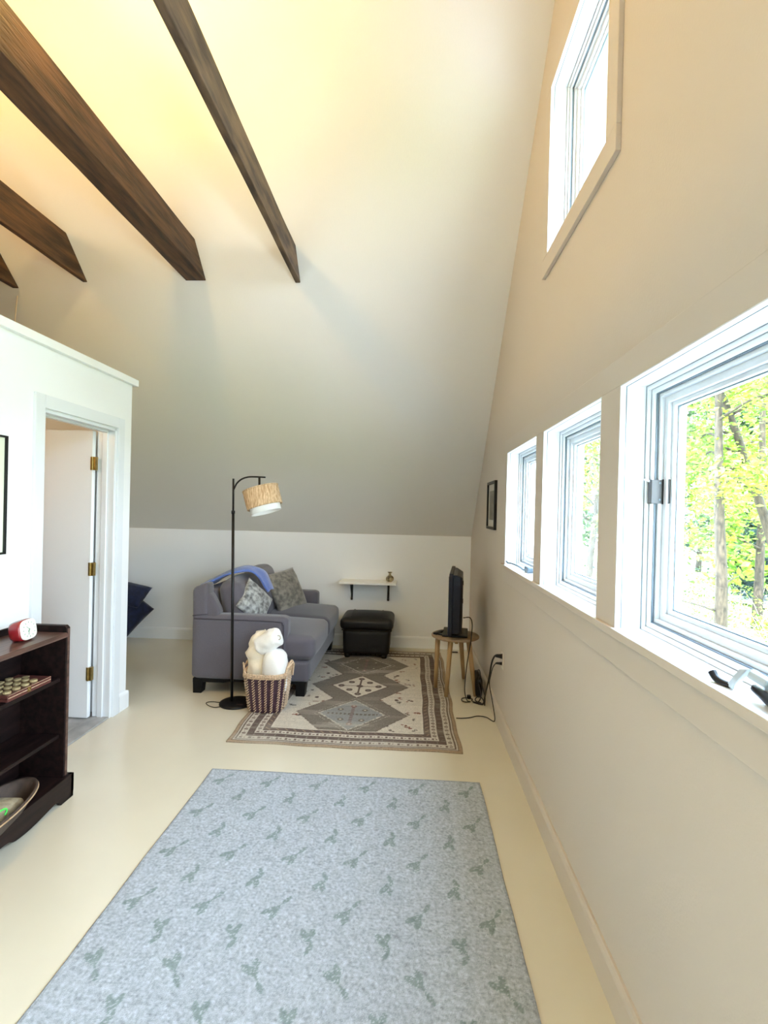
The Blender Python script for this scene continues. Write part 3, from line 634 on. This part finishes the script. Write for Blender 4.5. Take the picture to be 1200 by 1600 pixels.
t = thing('rolled_blanket', 'white fleece blanket roll lying across the top of the basket', 'blanket', b0, cs); obj('fleece', bm, M['creamw'], t, True)
bm = NB(); tube(bm, [(-.93+.016*math.cos(k*.7)*(k/12), 3.640+.0, .548+.020*math.sin(k*.7)*(k/12)) for k in range(4, 13)], .003, n=5, smooth=3); obj('fold_edge', bm, M['cloth'], t, True)
bm, b0 = roll_blanket([(-.975, 3.73, .10), (-.968, 3.71, .22), (-.960, 3.69, .33), (-.958, 3.68, .455)], .094, M['creamw'], '', lump=.012)
t = thing('rolled_blanket', 'plump white blanket roll at the front right of the basket', 'blanket', b0, cs); obj('fleece', bm, M['creamw'], t, True)

# ------------------------------------------------------------ ottoman
ot = thing('ottoman', 'dark brown leather ottoman on the oriental rug below the wall shelf', 'ottoman', (-.42, 5.27, 0))
bm = NB(); rbox(bm, -.655, -.175, 5.07, 5.49, .045, .285, .02, 8, fn=lambda p: Vector((-.415+(p.x+.415)*(.94+.06*p.z/.285), p.y, p.z))); obj('body', bm, M['leather'], ot, True)
bm = NB(); rbox(bm, -.680, -.150, 5.045, 5.515, .288, .405, .045, 14, puff=(.004, .004, .030)); cu = obj('cushion', bm, M['leather'], ot, True)
bm = NB(); z_ = .290
tube(bm, [(-.66, 5.055, z_), (-.17, 5.055, z_)], .005, n=6, smooth=0); tube(bm, [(-.168, 5.055, z_), (-.168, 5.50, z_)], .005, n=6, smooth=0)
for x in (-.57, -.27): tube(bm, [(x, 5.09, .412), (x, 5.18, .428), (x, 5.28, .434), (x, 5.40, .428), (x, 5.49, .408)], .004, n=6, smooth=4)
obj('welt', bm, M['leather'], cu, True)
for x, y in ((-.625, 5.09), (-.255, 5.09), (-.625, 5.43), (-.255, 5.43)):
    bm = NB(); lathe(bm, [(.026, .009), (.030, .02), (.034, .048)], (x+.02, y+.02, 0), 16); obj('leg', bm, M['sofadark'], ot, True)

# ------------------------------------------------------------ wall shelf with vase
sh = thing('wall_shelf', 'short white wall shelf on black brackets above the ottoman', 'shelf', (-.43, 5.56, .70))
obj('board', B(-.735, -.135, 5.33, YK, .702, .727), M['shelfw'], sh, bevel=.003)
for x in (-.622, -.225):
    bm = NB(); box(bm, x-.011, x+.011, YK-.006, YK, .505, .702); box(bm, x-.011, x+.011, 5.36, YK, .696, .702)
    tube(bm, [(x, YK-.012, .525), (x, 5.48, .60), (x, 5.40, .694)], .005, n=6, smooth=4); rbox(bm, x-.012, x+.012, YK-.02, YK-.001, .500, .53, .008, 3); obj('bracket', bm, M['black'], sh)
bm = NB(); lathe(bm, [(0, 0.0005), (.020, .0005), (.036, .012), (.043, .030), (.040, .048), (.026, .062), (.013, .072), (.012, .088), (.024, .100), (.025, .103), (.011, .094), (0, .09)], (-.208, 5.44, .727), 32)
tag(obj('bud_vase', bm, M['vase'], smooth=True, base=(-.208, 5.44, .727)), 'tiny dark patterned bud vase at the right end of the wall shelf', 'vase')

# ------------------------------------------------------------ stool with television
sx, sy, szt = .398, 4.345, .452
st_ = thing('round_stool', 'round four-legged birch stool holding the television', 'stool', (sx, sy, 0))
bm = NB(); lathe(bm, [(0, szt-.020), (.190, szt-.020), (.198, szt-.015), (.200, szt-.006), (.197, szt), (0, szt)], (sx, sy, 0), 56); obj('seat', bm, M['stooltop'], st_, True)
feet = ((.240, 4.315, .009), (.314, 4.105, .009), (.505, 4.600, 0), (.555, 4.170, 0))
for fx, fy, fz in feet:
    d = Vector((fx-sx, fy-sy, 0)).normalized(); bm = NB(); tube(bm, [(fx, fy, fz), Vector((sx, sy, 0))+d*.150+Vector((0, 0, szt-.021))], .016, n=14, smooth=0, r1=.021); obj('leg', bm, M['stool'], st_, True)
bm = NB(); prism(bm, [(sx-.15, szt-.020), (sx+.15, szt-.020), (sx+.13, szt-.045), (sx+.09, szt-.052), (sx+.05, szt-.036), (sx-.05, szt-.034), (sx-.09, szt-.052), (sx-.13, szt-.045)], sy-.012, sy+.012, 1)
prism(bm, [(sy-.15, szt-.020), (sy+.15, szt-.020), (sy+.13, szt-.045), (sy+.09, szt-.052), (sy+.05, szt-.036), (sy-.05, szt-.034), (sy-.09, szt-.052), (sy-.13, szt-.045)], sx-.012, sx+.012, 0); obj('cross_brace', bm, M['stool'], st_)
tv = thing('television', 'dark flat television seen edge-on standing on the birch stool', 'television', (.40, 4.38, szt))
TX = Matrix.Translation((.402, 4.39, 0)) @ Matrix.Rotation(-.115, 4, 'Z')
def tbox(bm, *a): box(bm, *a, X=TX)
bm = NB(); rbox(bm, -.052, -.018, -.335, .335, szt+.045, .992, .006, 6, X=TX); pn = obj('panel', bm, M['screen'], tv, True)
bm = NB(); box(bm, -.0535, -.0515, -.315, .315, szt+.065, .970, X=TX); obj('screen', bm, mat('screen_glass', (.01, .012, .02), .12), pn)
bm = NB(); pr = [(-.019, -.330), (.040, -.325), (.056, -.300), (.056, .14), (.030, .24), (-.019, .300)]
r0 = []; 
for z, k in ((szt+.07, 1), (.90, 1), (.965, .96), (.985, .45)):
    r0.append([bm.verts.new(TX @ Vector((-.019+(x+.019)*k, y*(.97 if k < 1 else 1), z))) for x, y in pr])
for a, b in zip(r0, r0[1:]):
    for k in range(len(pr)): bm.faces.new((a[k], a[(k+1) % len(pr)], b[(k+1) % len(pr)], b[k]))
bm.faces.new(r0[0][::-1]); bm.faces.new(r0[-1]); hs = obj('rear_housing', bm, M['screen'], tv, bevel=.004)
bm = NB()
for z in (.918, .772): bm = NB(); tbox(bm, .054, .062, -.26, -.22, z-.016, z+.016); obj('port', bm, M['plastic'], hs)
bm = NB(); box(bm, -.025, .025, -.06, .06, szt+.012, szt+.10, X=TX); obj('neck', bm, M['plastic'], tv)
bm = NB(); rbox(bm, -.105, .105, -.16, .16, szt+.001, szt+.016, .006, 5, X=TX); obj('stand_base', bm, M['plastic'], tv, True)
bm = NB(); X = Matrix.Translation((.262, 4.365, szt+.010)) @ Matrix.Rotation(-.55, 4, 'Z'); rbox(bm, -.020, .020, -.072, .072, -.009, .010, .007, 6, X=X); rc = obj('remote_control', bm, M['plastic'], smooth=True, base=(.262, 4.365, szt))
tag(rc, 'black remote control at the left edge of the stool top', 'remote')
bm = NB()
for q in range(5): lathe(bm, [(.0045, 0), (.004, .002), (0, .0022)], n=10, X=X @ Matrix.Translation((0, -.045+.02*q, .0095)))
obj('button', bm, M['steel'], rc, True)
bm = NB(); X = Matrix.Translation((.268, 4.31, szt+.008)) @ Matrix.Rotation(.9, 4, 'Z'); rbox(bm, -.016, .016, -.05, .05, -.0065, .007, .006, 5, X=X)
tag(obj('remote_control', bm, M['plastic'], smooth=True, base=(.27, 4.31, szt)), 'small dark remote lying in front of the other on the stool', 'remote')
# cables
pc = thing('power_cable', 'black power cables coiled beside the stool and plugged into the outlet', 'cable', (.55, 4.1, 0))
bm = NB(); tube(bm, [(.438, 4.13, .64), (.49, 4.12, .645), (.507, 4.10, .60), (.505, 4.10, .52), (.498, 4.10, .445), (.478, 4.11, .30), (.465, 4.11, .15), (.462, 4.10, .06), (.475, 4.06, .008), (.50, 4.03, .006)], .0042, n=7); obj('screen_lead', bm, M['cable'], pc, True)
bm = NB()
tube(bm, [(.635, 3.545, .505), (.622, 3.56, .51), (.607, 3.60, .49), (.598, 3.66, .43), (.595, 3.72, .33), (.595, 3.79, .24), (.592, 3.86, .15), (.590, 3.92, .07), (.590, 3.96, .02), (.57, 3.985, .008), (.52, 4.02, .007)], .0062, n=8)
tube(bm, [(.635, 3.55, .455), (.618, 3.58, .45), (.603, 3.64, .40), (.598, 3.70, .32), (.600, 3.76, .24), (.616, 3.745, .15), (.625, 3.70, .08), (.628, 3.66, .03), (.620, 3.67, .006), (.58, 3.74, .005), (.52, 3.755, .005), (.46, 3.72, .005), (.40, 3.70, .006), (.36, 3.70, .005)], .0036, n=7); obj('wall_lead', bm, M['cable'], pc, True)
bm = NB()
tube(bm, [(.50, 4.03, .006), (.46, 4.02, .006), (.435, 4.05, .006), (.445, 4.10, .006), (.49, 4.11, .006), (.52, 4.07, .012), (.51, 4.03, .014), (.55, 4.00, .010), (.59, 3.99, .012), (.60, 4.03, .02), (.58, 4.09, .03), (.55, 4.08, .02), (.54, 4.04, .012), (.58, 4.01, .008)], .0042, n=7)
tube(bm, [(.60, 3.96, .008), (.61, 4.02, .05), (.60, 4.08, .10), (.585, 4.14, .15), (.57, 4.19, .17), (.575, 4.14, .12), (.585, 4.06, .05), (.56, 4.02, .012), (.52, 4.01, .012)], .0045, n=7); obj('coil', bm, M['cable'], pc, True)
bm = NB(); rbox(bm, .480, .512, 4.09, 4.125, .002, .030, .007, 4); obj('adapter_plug', bm, M['plastic'], pc, True)
for z, k in ((.505, 1.25), (.455, .8)):
    bm = NB(); tube(bm, [(XR-.007, 3.545, z), (XR-.03, 3.55, z), (XR-.05, 3.556, z-.002)], .014*k, n=12, smooth=2, r1=.007*k); obj('plug', bm, M['plastic'], pc, True)
bg_ = thing('power_adapter_bag', 'upright black soft pouch on the floor between stool and gable wall', 'bag', (.58, 4.22, 0))
bm = NB(); rbox(bm, .555, .605, 4.13, 4.34, .001, .165, .022, 8, puff=(.01, 0, .012), fn=lambda p: Vector((p.x, p.y, p.z*(1-.5*max(0, (4.24-p.y)))))); obj('pouch', bm, M['plastic'], bg_, True)
bm = NB(); tube(bm, [(.58, 4.14, .15), (.585, 4.13, .19), (.585, 4.20, .205), (.58, 4.28, .175)], .005, n=6); obj('strap', bm, M['cable'], bg_, True)
ou = thing('power_outlet', 'beige duplex wall outlet low on the gable wall', 'outlet', (XR, 3.55, .48))
obj('cover_plate', B(XR-.006, XR, 3.515, 3.585, .418, .538), M['outlet'], ou, bevel=.002)
for z in (.455, .505): obj('receptacle', B(XR-.0075, XR-.005, 3.534, 3.566, z-.014, z+.014), M['trimp'], ou, bevel=.001)
fv = thing('floor_vent', 'small black slot vent in the floor at the knee wall', 'vent', (.485, 5.45, 0))
obj('grille', B(.435, .530, 5.425, 5.465, .0005, .006), M['black'], fv, bevel=.002)
bm = NB()
for k in range(6): box(bm, .443+k*.014, .449+k*.014, 5.430, 5.460, .006, .0075)
obj('louver', bm, M['plastic'], fv)

# ------------------------------------------------------------ pictures
pf = thing('picture_frame', 'narrow black picture frame with grey print on the gable wall', 'picture', (XR, 4.15, 1.36))
r = (3.955, 4.345, 1.355, 1.738)
bm = NB(); ring(bm, XR-.022, XR, r, 0, .022); obj('frame', bm, M['black'], pf, bevel=.002)
obj('mat_board', B(XR-.008, XR-.001, r[0]+.02, r[1]-.02, r[2]+.02, r[3]-.02), M['matboard'], pf)
obj('print', B(XR-.010, XR-.0075, r[0]+.085, r[1]-.085, r[2]+.075, r[3]-.075), M['print_'], pf)
pf = thing('picture_frame', 'thin black frame with pale green print left of the door', 'picture', (XP, 2.2, 1.22))
r = (1.95, 2.478, 1.221, 1.816); XX = XP
bm = NB(); ring(bm, XX, XX+.022, r, 0, .010); obj('frame', bm, M['black'], pf, bevel=.001)
obj('print', B(XX+.001, XX+.010, r[0]+.009, r[1]-.009, r[2]+.009, r[3]-.009), M['artg'], pf)

# ------------------------------------------------------------ bookcase and what stands on it
BX0, BX1, BY0, BY1 = -1.935, -1.700, 1.36, 2.493
bc = thing('bookcase', 'low mahogany bookcase with scalloped plinth at the left', 'bookcase', ((BX0+BX1)/2, (BY0+BY1)/2, 0))
def side_prof(): return [(BX0, .03), (BX1, .03), (BX1, .862), (BX1-.012, .874), (BX0, .874)]
for y in (BY0, BY1-.028): bm = NB(); prism(bm, side_prof(), y, y+.028, 1); obj('side_panel', bm, M['mahog'], bc, bevel=.003)
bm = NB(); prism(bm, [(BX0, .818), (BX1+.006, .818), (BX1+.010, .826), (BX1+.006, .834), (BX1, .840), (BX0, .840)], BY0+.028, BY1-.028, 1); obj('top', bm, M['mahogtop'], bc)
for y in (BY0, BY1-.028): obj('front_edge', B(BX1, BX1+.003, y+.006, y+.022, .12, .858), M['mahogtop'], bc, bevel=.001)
obj('back_panel', B(BX0-.010, BX0, BY0+.002, BY1-.002, .03, .874), M['mahog'], bc, bevel=.002)
for z in (.612, .330): obj('shelf', B(BX0, BX1-.028, BY0+.028, BY1-.028, z-.018, z), M['mahog'], bc, bevel=.002)
obj('bottom_shelf', B(BX0, BX1-.004, BY0+.028, BY1-.028, .092, .112), M['mahog'], bc, bevel=.002)
yc = (BY0+BY1)/2; pts = [(BY1+.022, .118), (BY1+.022, .030), (BY1+.008, .001), (BY1-.070, .001), (BY1-.085, .022), (BY1-.110, .030), (BY1-.17, .022), (BY1-.27, .010), (BY1-.36, .012), (BY1-.40, .030), (BY1-.46, .034)]
half = catmull([(a, b, 0) for a, b in pts[4:]], 4); poly = [Vector((a, b, 0)) for a, b in pts[:4]]+half
poly2 = [(p.x, p.y) for p in poly]+[(2*yc-p.x, p.y) for p in reversed(poly)]
bm = NB(); prism(bm, poly2, BX1-.002, BX1+.020, 0); obj('plinth', bm, M['mahog'], bc, bevel=.002)
bm = NB(); prism(bm, [(BX0, .118), (BX1+.020, .118), (BX1+.020, .001), (BX1-.05, .001), (BX1-.09, .03), (BX0+.08, .03), (BX0+.05, .001), (BX0, .001)], BY1, BY1+.020, 1); obj('plinth_return', bm, M['mahog'], bc, bevel=.002)
# clock
cl = thing('alarm_clock', 'small red alarm clock with pale dial on the bookcase top', 'clock', (-1.79, 2.28, .840))
CX = frame((-1.775, 2.300, .892), (1, .13, .16), (0, 0, 1))
def seg(bm, prof, n=40, e=.62, X=CX, hw=.060, hh=.047):
    rows = []
    for s, z in prof:
        row = []
        for k in range(n):
            a = 2*PI*k/n; c_, s_ = math.cos(a), math.sin(a)
            row.append(bm.verts.new(X @ Vector((hw*s*math.copysign(abs(c_)**e, c_), hh*s*math.copysign(abs(s_)**e, s_), z))))
        rows.append(row)
    for a, b in zip(rows, rows[1:]):
        for k in range(n): bm.faces.new((a[k], a[(k+1) % n], b[(k+1) % n], b[k]))
    bm.faces.new(rows[0][::-1]); bm.faces.new(rows[-1])
bm = NB(); seg(bm, [(.72, -.058), (.90, -.052), (1.0, -.035), (1.04, -.012), (1.0, .002)]); obj('body', bm, M['red'], cl, True)
bm = NB(); seg(bm, [(.99, .0022), (.965, .006), (.93, .0065)]); obj('bezel', bm, M['shelfw'], cl)
bm = NB(); seg(bm, [(.90, .0066), (.90, .0075)]); dl = obj('dial', bm, M['dial'], cl)
bm = NB()
for k in range(12):
    a = k*PI/6; p = CX @ Matrix.Translation((.043*math.sin(a), .033*math.cos(a), .0078)) @ Matrix.Rotation(-a, 4, 'Z'); box(bm, -.0011, .0011, -.0035, .0035, -.0003, .0004, X=p)
obj('hour_mark', bm, M['dialmark'], dl)
bm = NB()
for a, L, w_ in ((3.55, .026, .0028), (5.4, .024, .0016), (4.0, .016, .0030)):
    p = CX @ Matrix.Translation((0, 0, .0083)) @ Matrix.Rotation(-a, 4, 'Z'); box(bm, -w_/2, w_/2, -.004, L, -.0003, .0004, X=p)
lathe(bm, [(.003, 0), (.003, .0015)], n=10, X=CX @ Matrix.Translation((0, 0, .008))); obj('hand', bm, M['dialmark'], dl)
bm = NB(); rbox(bm, -1.825, -1.785, 2.265, 2.335, .8405, .852, .004, 3); obj('foot', bm, M['red'], cl, True)
# game box
gb = thing('game_box', 'flat wooden game box with rows of round pale pieces on the upper shelf', 'game box', (-1.80, 2.26, .612))
gX0, gX1, gY0, gY1 = -1.895, -1.728, 2.13, 2.40
obj('lower_tray', B(gX0, gX1, gY0, gY1, .613, .628), M['boxw'], gb, bevel=.002)
obj('upper_tray', B(gX0, gX1, gY0, gY1, .6295, .643), M['boxw'], gb, bevel=.002)
bm = NB(); box(bm, gX1-.001, gX1+.002, gY0+.004, gY1-.004, .6285, .6305); box(bm, gX1-.001, gX1+.0015, gY0+.004, gY1-.004, .6415, .6425); obj('edge_inlay', bm, M['blight'], gb)
bm = NB(); box(bm, gX1, gX1+.004, 2.245, 2.262, .620, .640); tube(bm, [(gX1+.004, 2.245, .634), (gX1+.008, 2.2535, .630), (gX1+.004, 2.262, .634)], .0015, n=5); obj('clasp', bm, M['brass'], gb)
for i in range(5):
    for j in range(4):
        if i == 4 and j not in (1,): continue
        bm = NB(); c0 = (gX0+.022+j*.040, gY0+.026+i*.053, .643); hh = .010 if i < 4 else .003
        lathe(bm, [(.0, 0), (.0155, 0), (.0165, .002), (.0165, hh-.002), (.0155, hh), (.010, hh-.0012), (0, hh-.0012)], c0, 18); o = obj('game_piece', bm, M['pawn'], gb, True)
# carved bowl
bw = thing('wooden_tray', 'long oval carved wooden tray sticking out of the lowest shelf', 'tray', (-1.735, 1.93, .112))
bm = NB(); TX2 = Matrix.Translation((-1.718, 1.985, .1125)) @ Matrix.Rotation(.06, 4, 'Z')
prof = [(0, 0), (.55, 0), (.80, .035), (.97, .082), (1.0, .092), (.985, .098), (.93, .094), (.75, .045), (.5, .014), (0, .012)]; rows = []
def oval(s, z, k, n=48): a = 2*PI*k/n; return TX2 @ Vector((.120*s*math.copysign(abs(math.cos(a))**.95, math.cos(a)), .305*s*math.sin(a), z))
for s, z in prof[1:-1]: rows.append([bm.verts.new(oval(s, z, k)) for k in range(48)])
for a, b in zip(rows, rows[1:]):
    for k in range(48): bm.faces.new((a[k], a[(k+1) % 48], b[(k+1) % 48], b[k]))
bm.faces.new(rows[0][::-1]); bm.faces.new(rows[-1]); obj('bowl', bm, M['bowl'], bw, True)
bm = NB(); tube(bm, [oval(1.0, .084, k) for k in range(49)], .0035, n=6, smooth=1); obj('rim', bm, M['rimw'], bw, True)
bm = NB(); rbox(bm, -.06, .06, -.17, .17, .02, .065, .022, 8, puff=(.0, 0, .02), X=TX2 @ Matrix.Translation((-.012, .035, 0))); tag(obj('folded_cloth', bm, M['cloth'], smooth=True, base=(-1.74, 1.96, .13)), 'cream folded cloth lying in the carved wooden tray', 'cloth')
bm = NB(); tube(bm, [TX2 @ Vector(p) for p in ((.045, -.10, .09), (.05, -.02, .096), (.062, .04, .098), (.066, .06, .088), (.066, .05, .07))], .004, n=8); tag(obj('green_cord', bm, M['green'], smooth=True, base=(-1.67, 1.95, .18)), 'bright green cord loop in the carved wooden tray', 'cord')

# navy cushions beyond the partition
seat = thing('floor_cushion', 'navy fabric cushion tipped on its corner beyond the partition', 'cushion', (-3.02, 5.25, 0), 'navy cushions by the knee wall')
obj('cover', pillow(.48, .40, .16, frame((-3.02, 5.25, .375), (.35, -1, .25), (.0, 0, 1), -.72), pinch=.03), M['navy'], seat, True)
seat = thing('floor_cushion', 'navy fabric cushion resting on top of the tipped one', 'cushion', (-3.08, 5.30, .4), 'navy cushions by the knee wall')
obj('cover', pillow(.50, .30, .17, frame((-3.06, 5.33, .525), (.10, -.6, .8), (.0, .6, .6), -.10), pinch=.02), M['navy'], seat, True)
pf_ = thing('pouf', 'white round pouf under the navy cushions', 'pouf', (-3.16, 5.28, 0))
bm = NB(); lathe(bm, [(0, 0.001), (.17, .001), (.21, .06), (.22, .12), (.20, .19), (.12, .215), (0, .22)], (-3.24, 5.28, 0), 36); obj('cover', bm, M['white'], pf_, True)

# ------------------------------------------------------------ outdoors
def gz(x, y): return -1.15-.02*(x-.9)-.035*max(0, y-6)*.3+.15*math.sin(x*.25)*math.cos(y*.2)
bm = NB(); gn = 60; g_ = {}
for i in range(gn+1):
    for j in range(gn+1):
        x, y = .86+(i/gn)**1.6*70, -40+100*j/gn; g_[i, j] = bm.verts.new((x, y, gz(x, y)+.05*noise.noise(Vector((x, y, 0)))))
for i in range(gn):
    for j in range(gn): bm.faces.new((g_[i, j], g_[i+1, j], g_[i+1, j+1], g_[i, j+1]))
tag(obj('ground', bm, M['lawn'], smooth=True), kind='structure')
obj('bounce_slab', B(XO+.05, XO+4.4, YF-1, YK+.6, -1.3, -1.02), M['bounce_slab'], kind='structure')  # unseen pale slab added to bounce neutral daylight up through the windows
bm = NB(); P = [(30, -20), (22, -2), (16.5, 8), (13.2, 17), (11.5, 30), (10, 50)]; c_ = catmull([(x, y, 0) for x, y in P], 6); L = []
for i, p in enumerate(c_):
    L.append([bm.verts.new((p.x+s, p.y+s*.4, gz(p.x+s, p.y+s*.4)+.09)) for s in (-1.3, 0, 1.3)])
for a, b in zip(L, L[1:]):
    for k in range(2): bm.faces.new((a[k], a[k+1], b[k+1], b[k]))
o = obj('path', bm, M['road']); o['kind'] = 'structure'
def leaf_mesh(centres, n_per, spread, size, flat=.5, seed=0):
    r = np.random.default_rng(seed); C_ = np.array(centres); N = n_per*len(C_)
    c = np.repeat(C_, n_per, 0)+r.normal(0, 1, (N, 3))*np.array([spread, spread, spread*flat])
    a = r.normal(0, 1, (N, 3)); a[:, 2] *= .5; a /= np.linalg.norm(a, axis=1)[:, None]; b = np.cross(a, r.normal(0, 1, (N, 3))); b /= np.linalg.norm(b, axis=1)[:, None]
    s = size*r.uniform(.6, 1.3, (N, 1)); nn = np.cross(a, b)
    v = np.stack([c-a*s, c+b*s*.5+nn*s*.12, c+a*s, c-b*s*.5+nn*s*.12], 1).reshape(-1, 3)
    me = bpy.data.meshes.new('leaves'); me.from_pydata(v.tolist(), [], np.arange(4*N).reshape(-1, 4).tolist()); return me
def tree(x, y, h, lean, r0, label, seed, crown=(.45, 1.0), spread=1.6, lm='leaf', nleaf=3600, twigs=14, group='trees outside the windows', low=None, lsize=.07):
    rd = random.Random(seed); z0 = gz(x, y)-.1; t = thing('tree', label, 'tree', (x, y, z0), group, kind='thing')
    top = Vector((x+lean[0]*h, y+lean[1]*h, z0+h)); b = Vector((x, y, z0)); pts = [b.lerp(top, f)+Vector((rd.uniform(-1, 1), rd.uniform(-1, 1), 0))*.05*h*f*(1-f) for f in (0, .2, .4, .6, .8, 1)]
    bm = NB(); tube(bm, pts, r0, n=9, smooth=4, r1=r0*.25); obj('trunk', bm, M['bark'], t, True)
    bm = NB(); cs = []
    for k in range(twigs):
        f = crown[0]+(crown[1]-crown[0])*(k+.5)/twigs; p = b.lerp(top, f); a = rd.uniform(0, 2*PI); L = spread*rd.uniform(.5, 1.1)*(1.2-.5*f)
        q = p+Vector((math.cos(a)*L, math.sin(a)*L, rd.uniform(-.1, .45)*L)); m_ = p.lerp(q, .5)+Vector((0, 0, .12*L))
        tube(bm, [p, m_, q], r0*.28, n=5, smooth=3, r1=r0*.06); cs += [tuple(m_), tuple(q), tuple(p.lerp(q, .75)), tuple(q+Vector((rd.uniform(-.4, .4), rd.uniform(-.4, .4), rd.uniform(-.2, .3))))]
    for (dz, a, L) in (low or []):
        p = b+Vector((lean[0]*dz, lean[1]*dz, dz)); q = p+Vector((math.cos(a)*L, math.sin(a)*L, .25*L)); tube(bm, [p, p.lerp(q, .5)+Vector((0, 0, .02)), q], r0*.25, n=5, smooth=3, r1=r0*.05)
    obj('branch', bm, M['bark'], t, True, kind='stuff')
    o = obj('foliage', leaf_mesh(cs, max(1, nleaf//len(cs)), spread*.20, lsize, .6, seed), M[lm], t, kind='stuff'); return t
tree(6.0, 10.2, 8.0, (-.025, .0), .125, 'upright tree trunk in the middle of the nearest window view', 1, (.42, 1.0), 1.7, nleaf=6500, low=[(.75, PI*.97, 1.0), (1.15, PI*1.02, .9), (1.6, .6, .8)], lsize=.06)
tree(8.15, 10.6, 8.5, (-.36, .02), .12, 'leaning pale brown tree at the right of the nearest window view', 2, (.40, 1.0), 1.9, nleaf=7000, lsize=.06)
tree(4.6, 13.5, 8.5, (.04, 0), .10, 'slim tree seen through the middle window', 3, (.25, 1.0), 1.7, nleaf=6500, lsize=.065)
tree(8.0, 7.2, 6.5, (.0, .02), .09, 'young bright green tree to the right outside', 4, (.30, 1.0), 1.5, nleaf=5200, lsize=.06)
tree(9.5, 14.5, 10, (.02, .0), .13, 'taller tree behind the leaning one', 5, (.2, 1.0), 2.3, nleaf=8000, lsize=.08)
tree(3.6, 17.5, 9.5, (.03, .0), .13, 'tree far beyond the small far window', 6, (.15, 1.0), 2.2, nleaf=7000, lsize=.08)
kk = 10
lab = ['dark green tree in the wood edge beyond the lawn', 'pale green tree in the wood edge beyond the lawn']
for (x, y, h) in ((16, 24, 12), (20, 17, 12), (12, 27, 12), (24, 26, 14), (7.5, 27, 12), (27, 15, 13), (18, 33, 15), (30, 5, 13), (4, 28, 12), (32, 22, 14), (27, -6, 12), (14, 20, 9)):
    kk += 1; dk = kk % 2
    tree(x, y, h, (.01, .0), .18, lab[1-dk], kk, (.06, 1.0), 3.2, lm='leafb' if dk else 'leaf', nleaf=8500, twigs=22, group='%s trees of the wood edge' % ('dark' if dk else 'pale'), lsize=.16)
# evergreens and underbrush
for i, (x, y, h) in enumerate(((12.5, 19, 4.5), (21, 21, 6), (9.5, 23, 4.5))):
    z0 = gz(x, y)-.1; t = thing('evergreen', ['low dark evergreen by the path', 'large dark evergreen deep in the wood', 'dark evergreen seen left of the trunk'][i], 'tree', (x, y, z0), kind='thing')
    bm = NB(); tube(bm, [(x, y, z0), (x, y, z0+h)], .08, n=7, smooth=0, r1=.02); obj('trunk', bm, M['bark'], t)
    rd = random.Random(i); cs = []
    for k in range(160):
        f = rd.random()**.8; a = rd.uniform(0, 2*PI); r = (1-f)*h*.28*rd.uniform(.3, 1); cs.append((x+math.cos(a)*r, y+math.sin(a)*r, z0+.2+f*h*.95))
    obj('foliage', leaf_mesh(cs, 26, .16, .09, .4, i+50), M['fir'], t, kind='stuff')
bm = NB(); rd = random.Random(5)
for k in range(1500):
    x = rd.uniform(6.5, 20); y = rd.uniform(9.5, 24); 
    if abs(x-(16.5-(y-8)*.36)) < 1.5 or (x*.62 > y+1): continue
    z = gz(x, y); a = rd.uniform(0, 2*PI); L = rd.uniform(.3, 1.1); q = Vector((x+math.cos(a)*L, y+math.sin(a)*L, z+rd.uniform(.1, 1.1)))
    tube(bm, [(x, y, z), Vector((x, y, z)).lerp(q, .5)+Vector((0, 0, .15)), q], .012, n=3, smooth=1, r1=.004)
tag(obj('brushwood', bm, M['twig']), 'tangle of dry pale twigs on the ground under the trees', 'brushwood', kind='stuff')
cs = [(rd.uniform(7, 20), rd.uniform(10, 24)) for _ in range(420)]; cs = [(x, y, gz(x, y)+rd.uniform(.1, .8)) for x, y in cs]
me = leaf_mesh(cs, 34, .35, .05, .6, 99); tag(obj('undergrowth', me, M['leaf']), 'fresh green undergrowth among the twigs', 'undergrowth', kind='stuff')
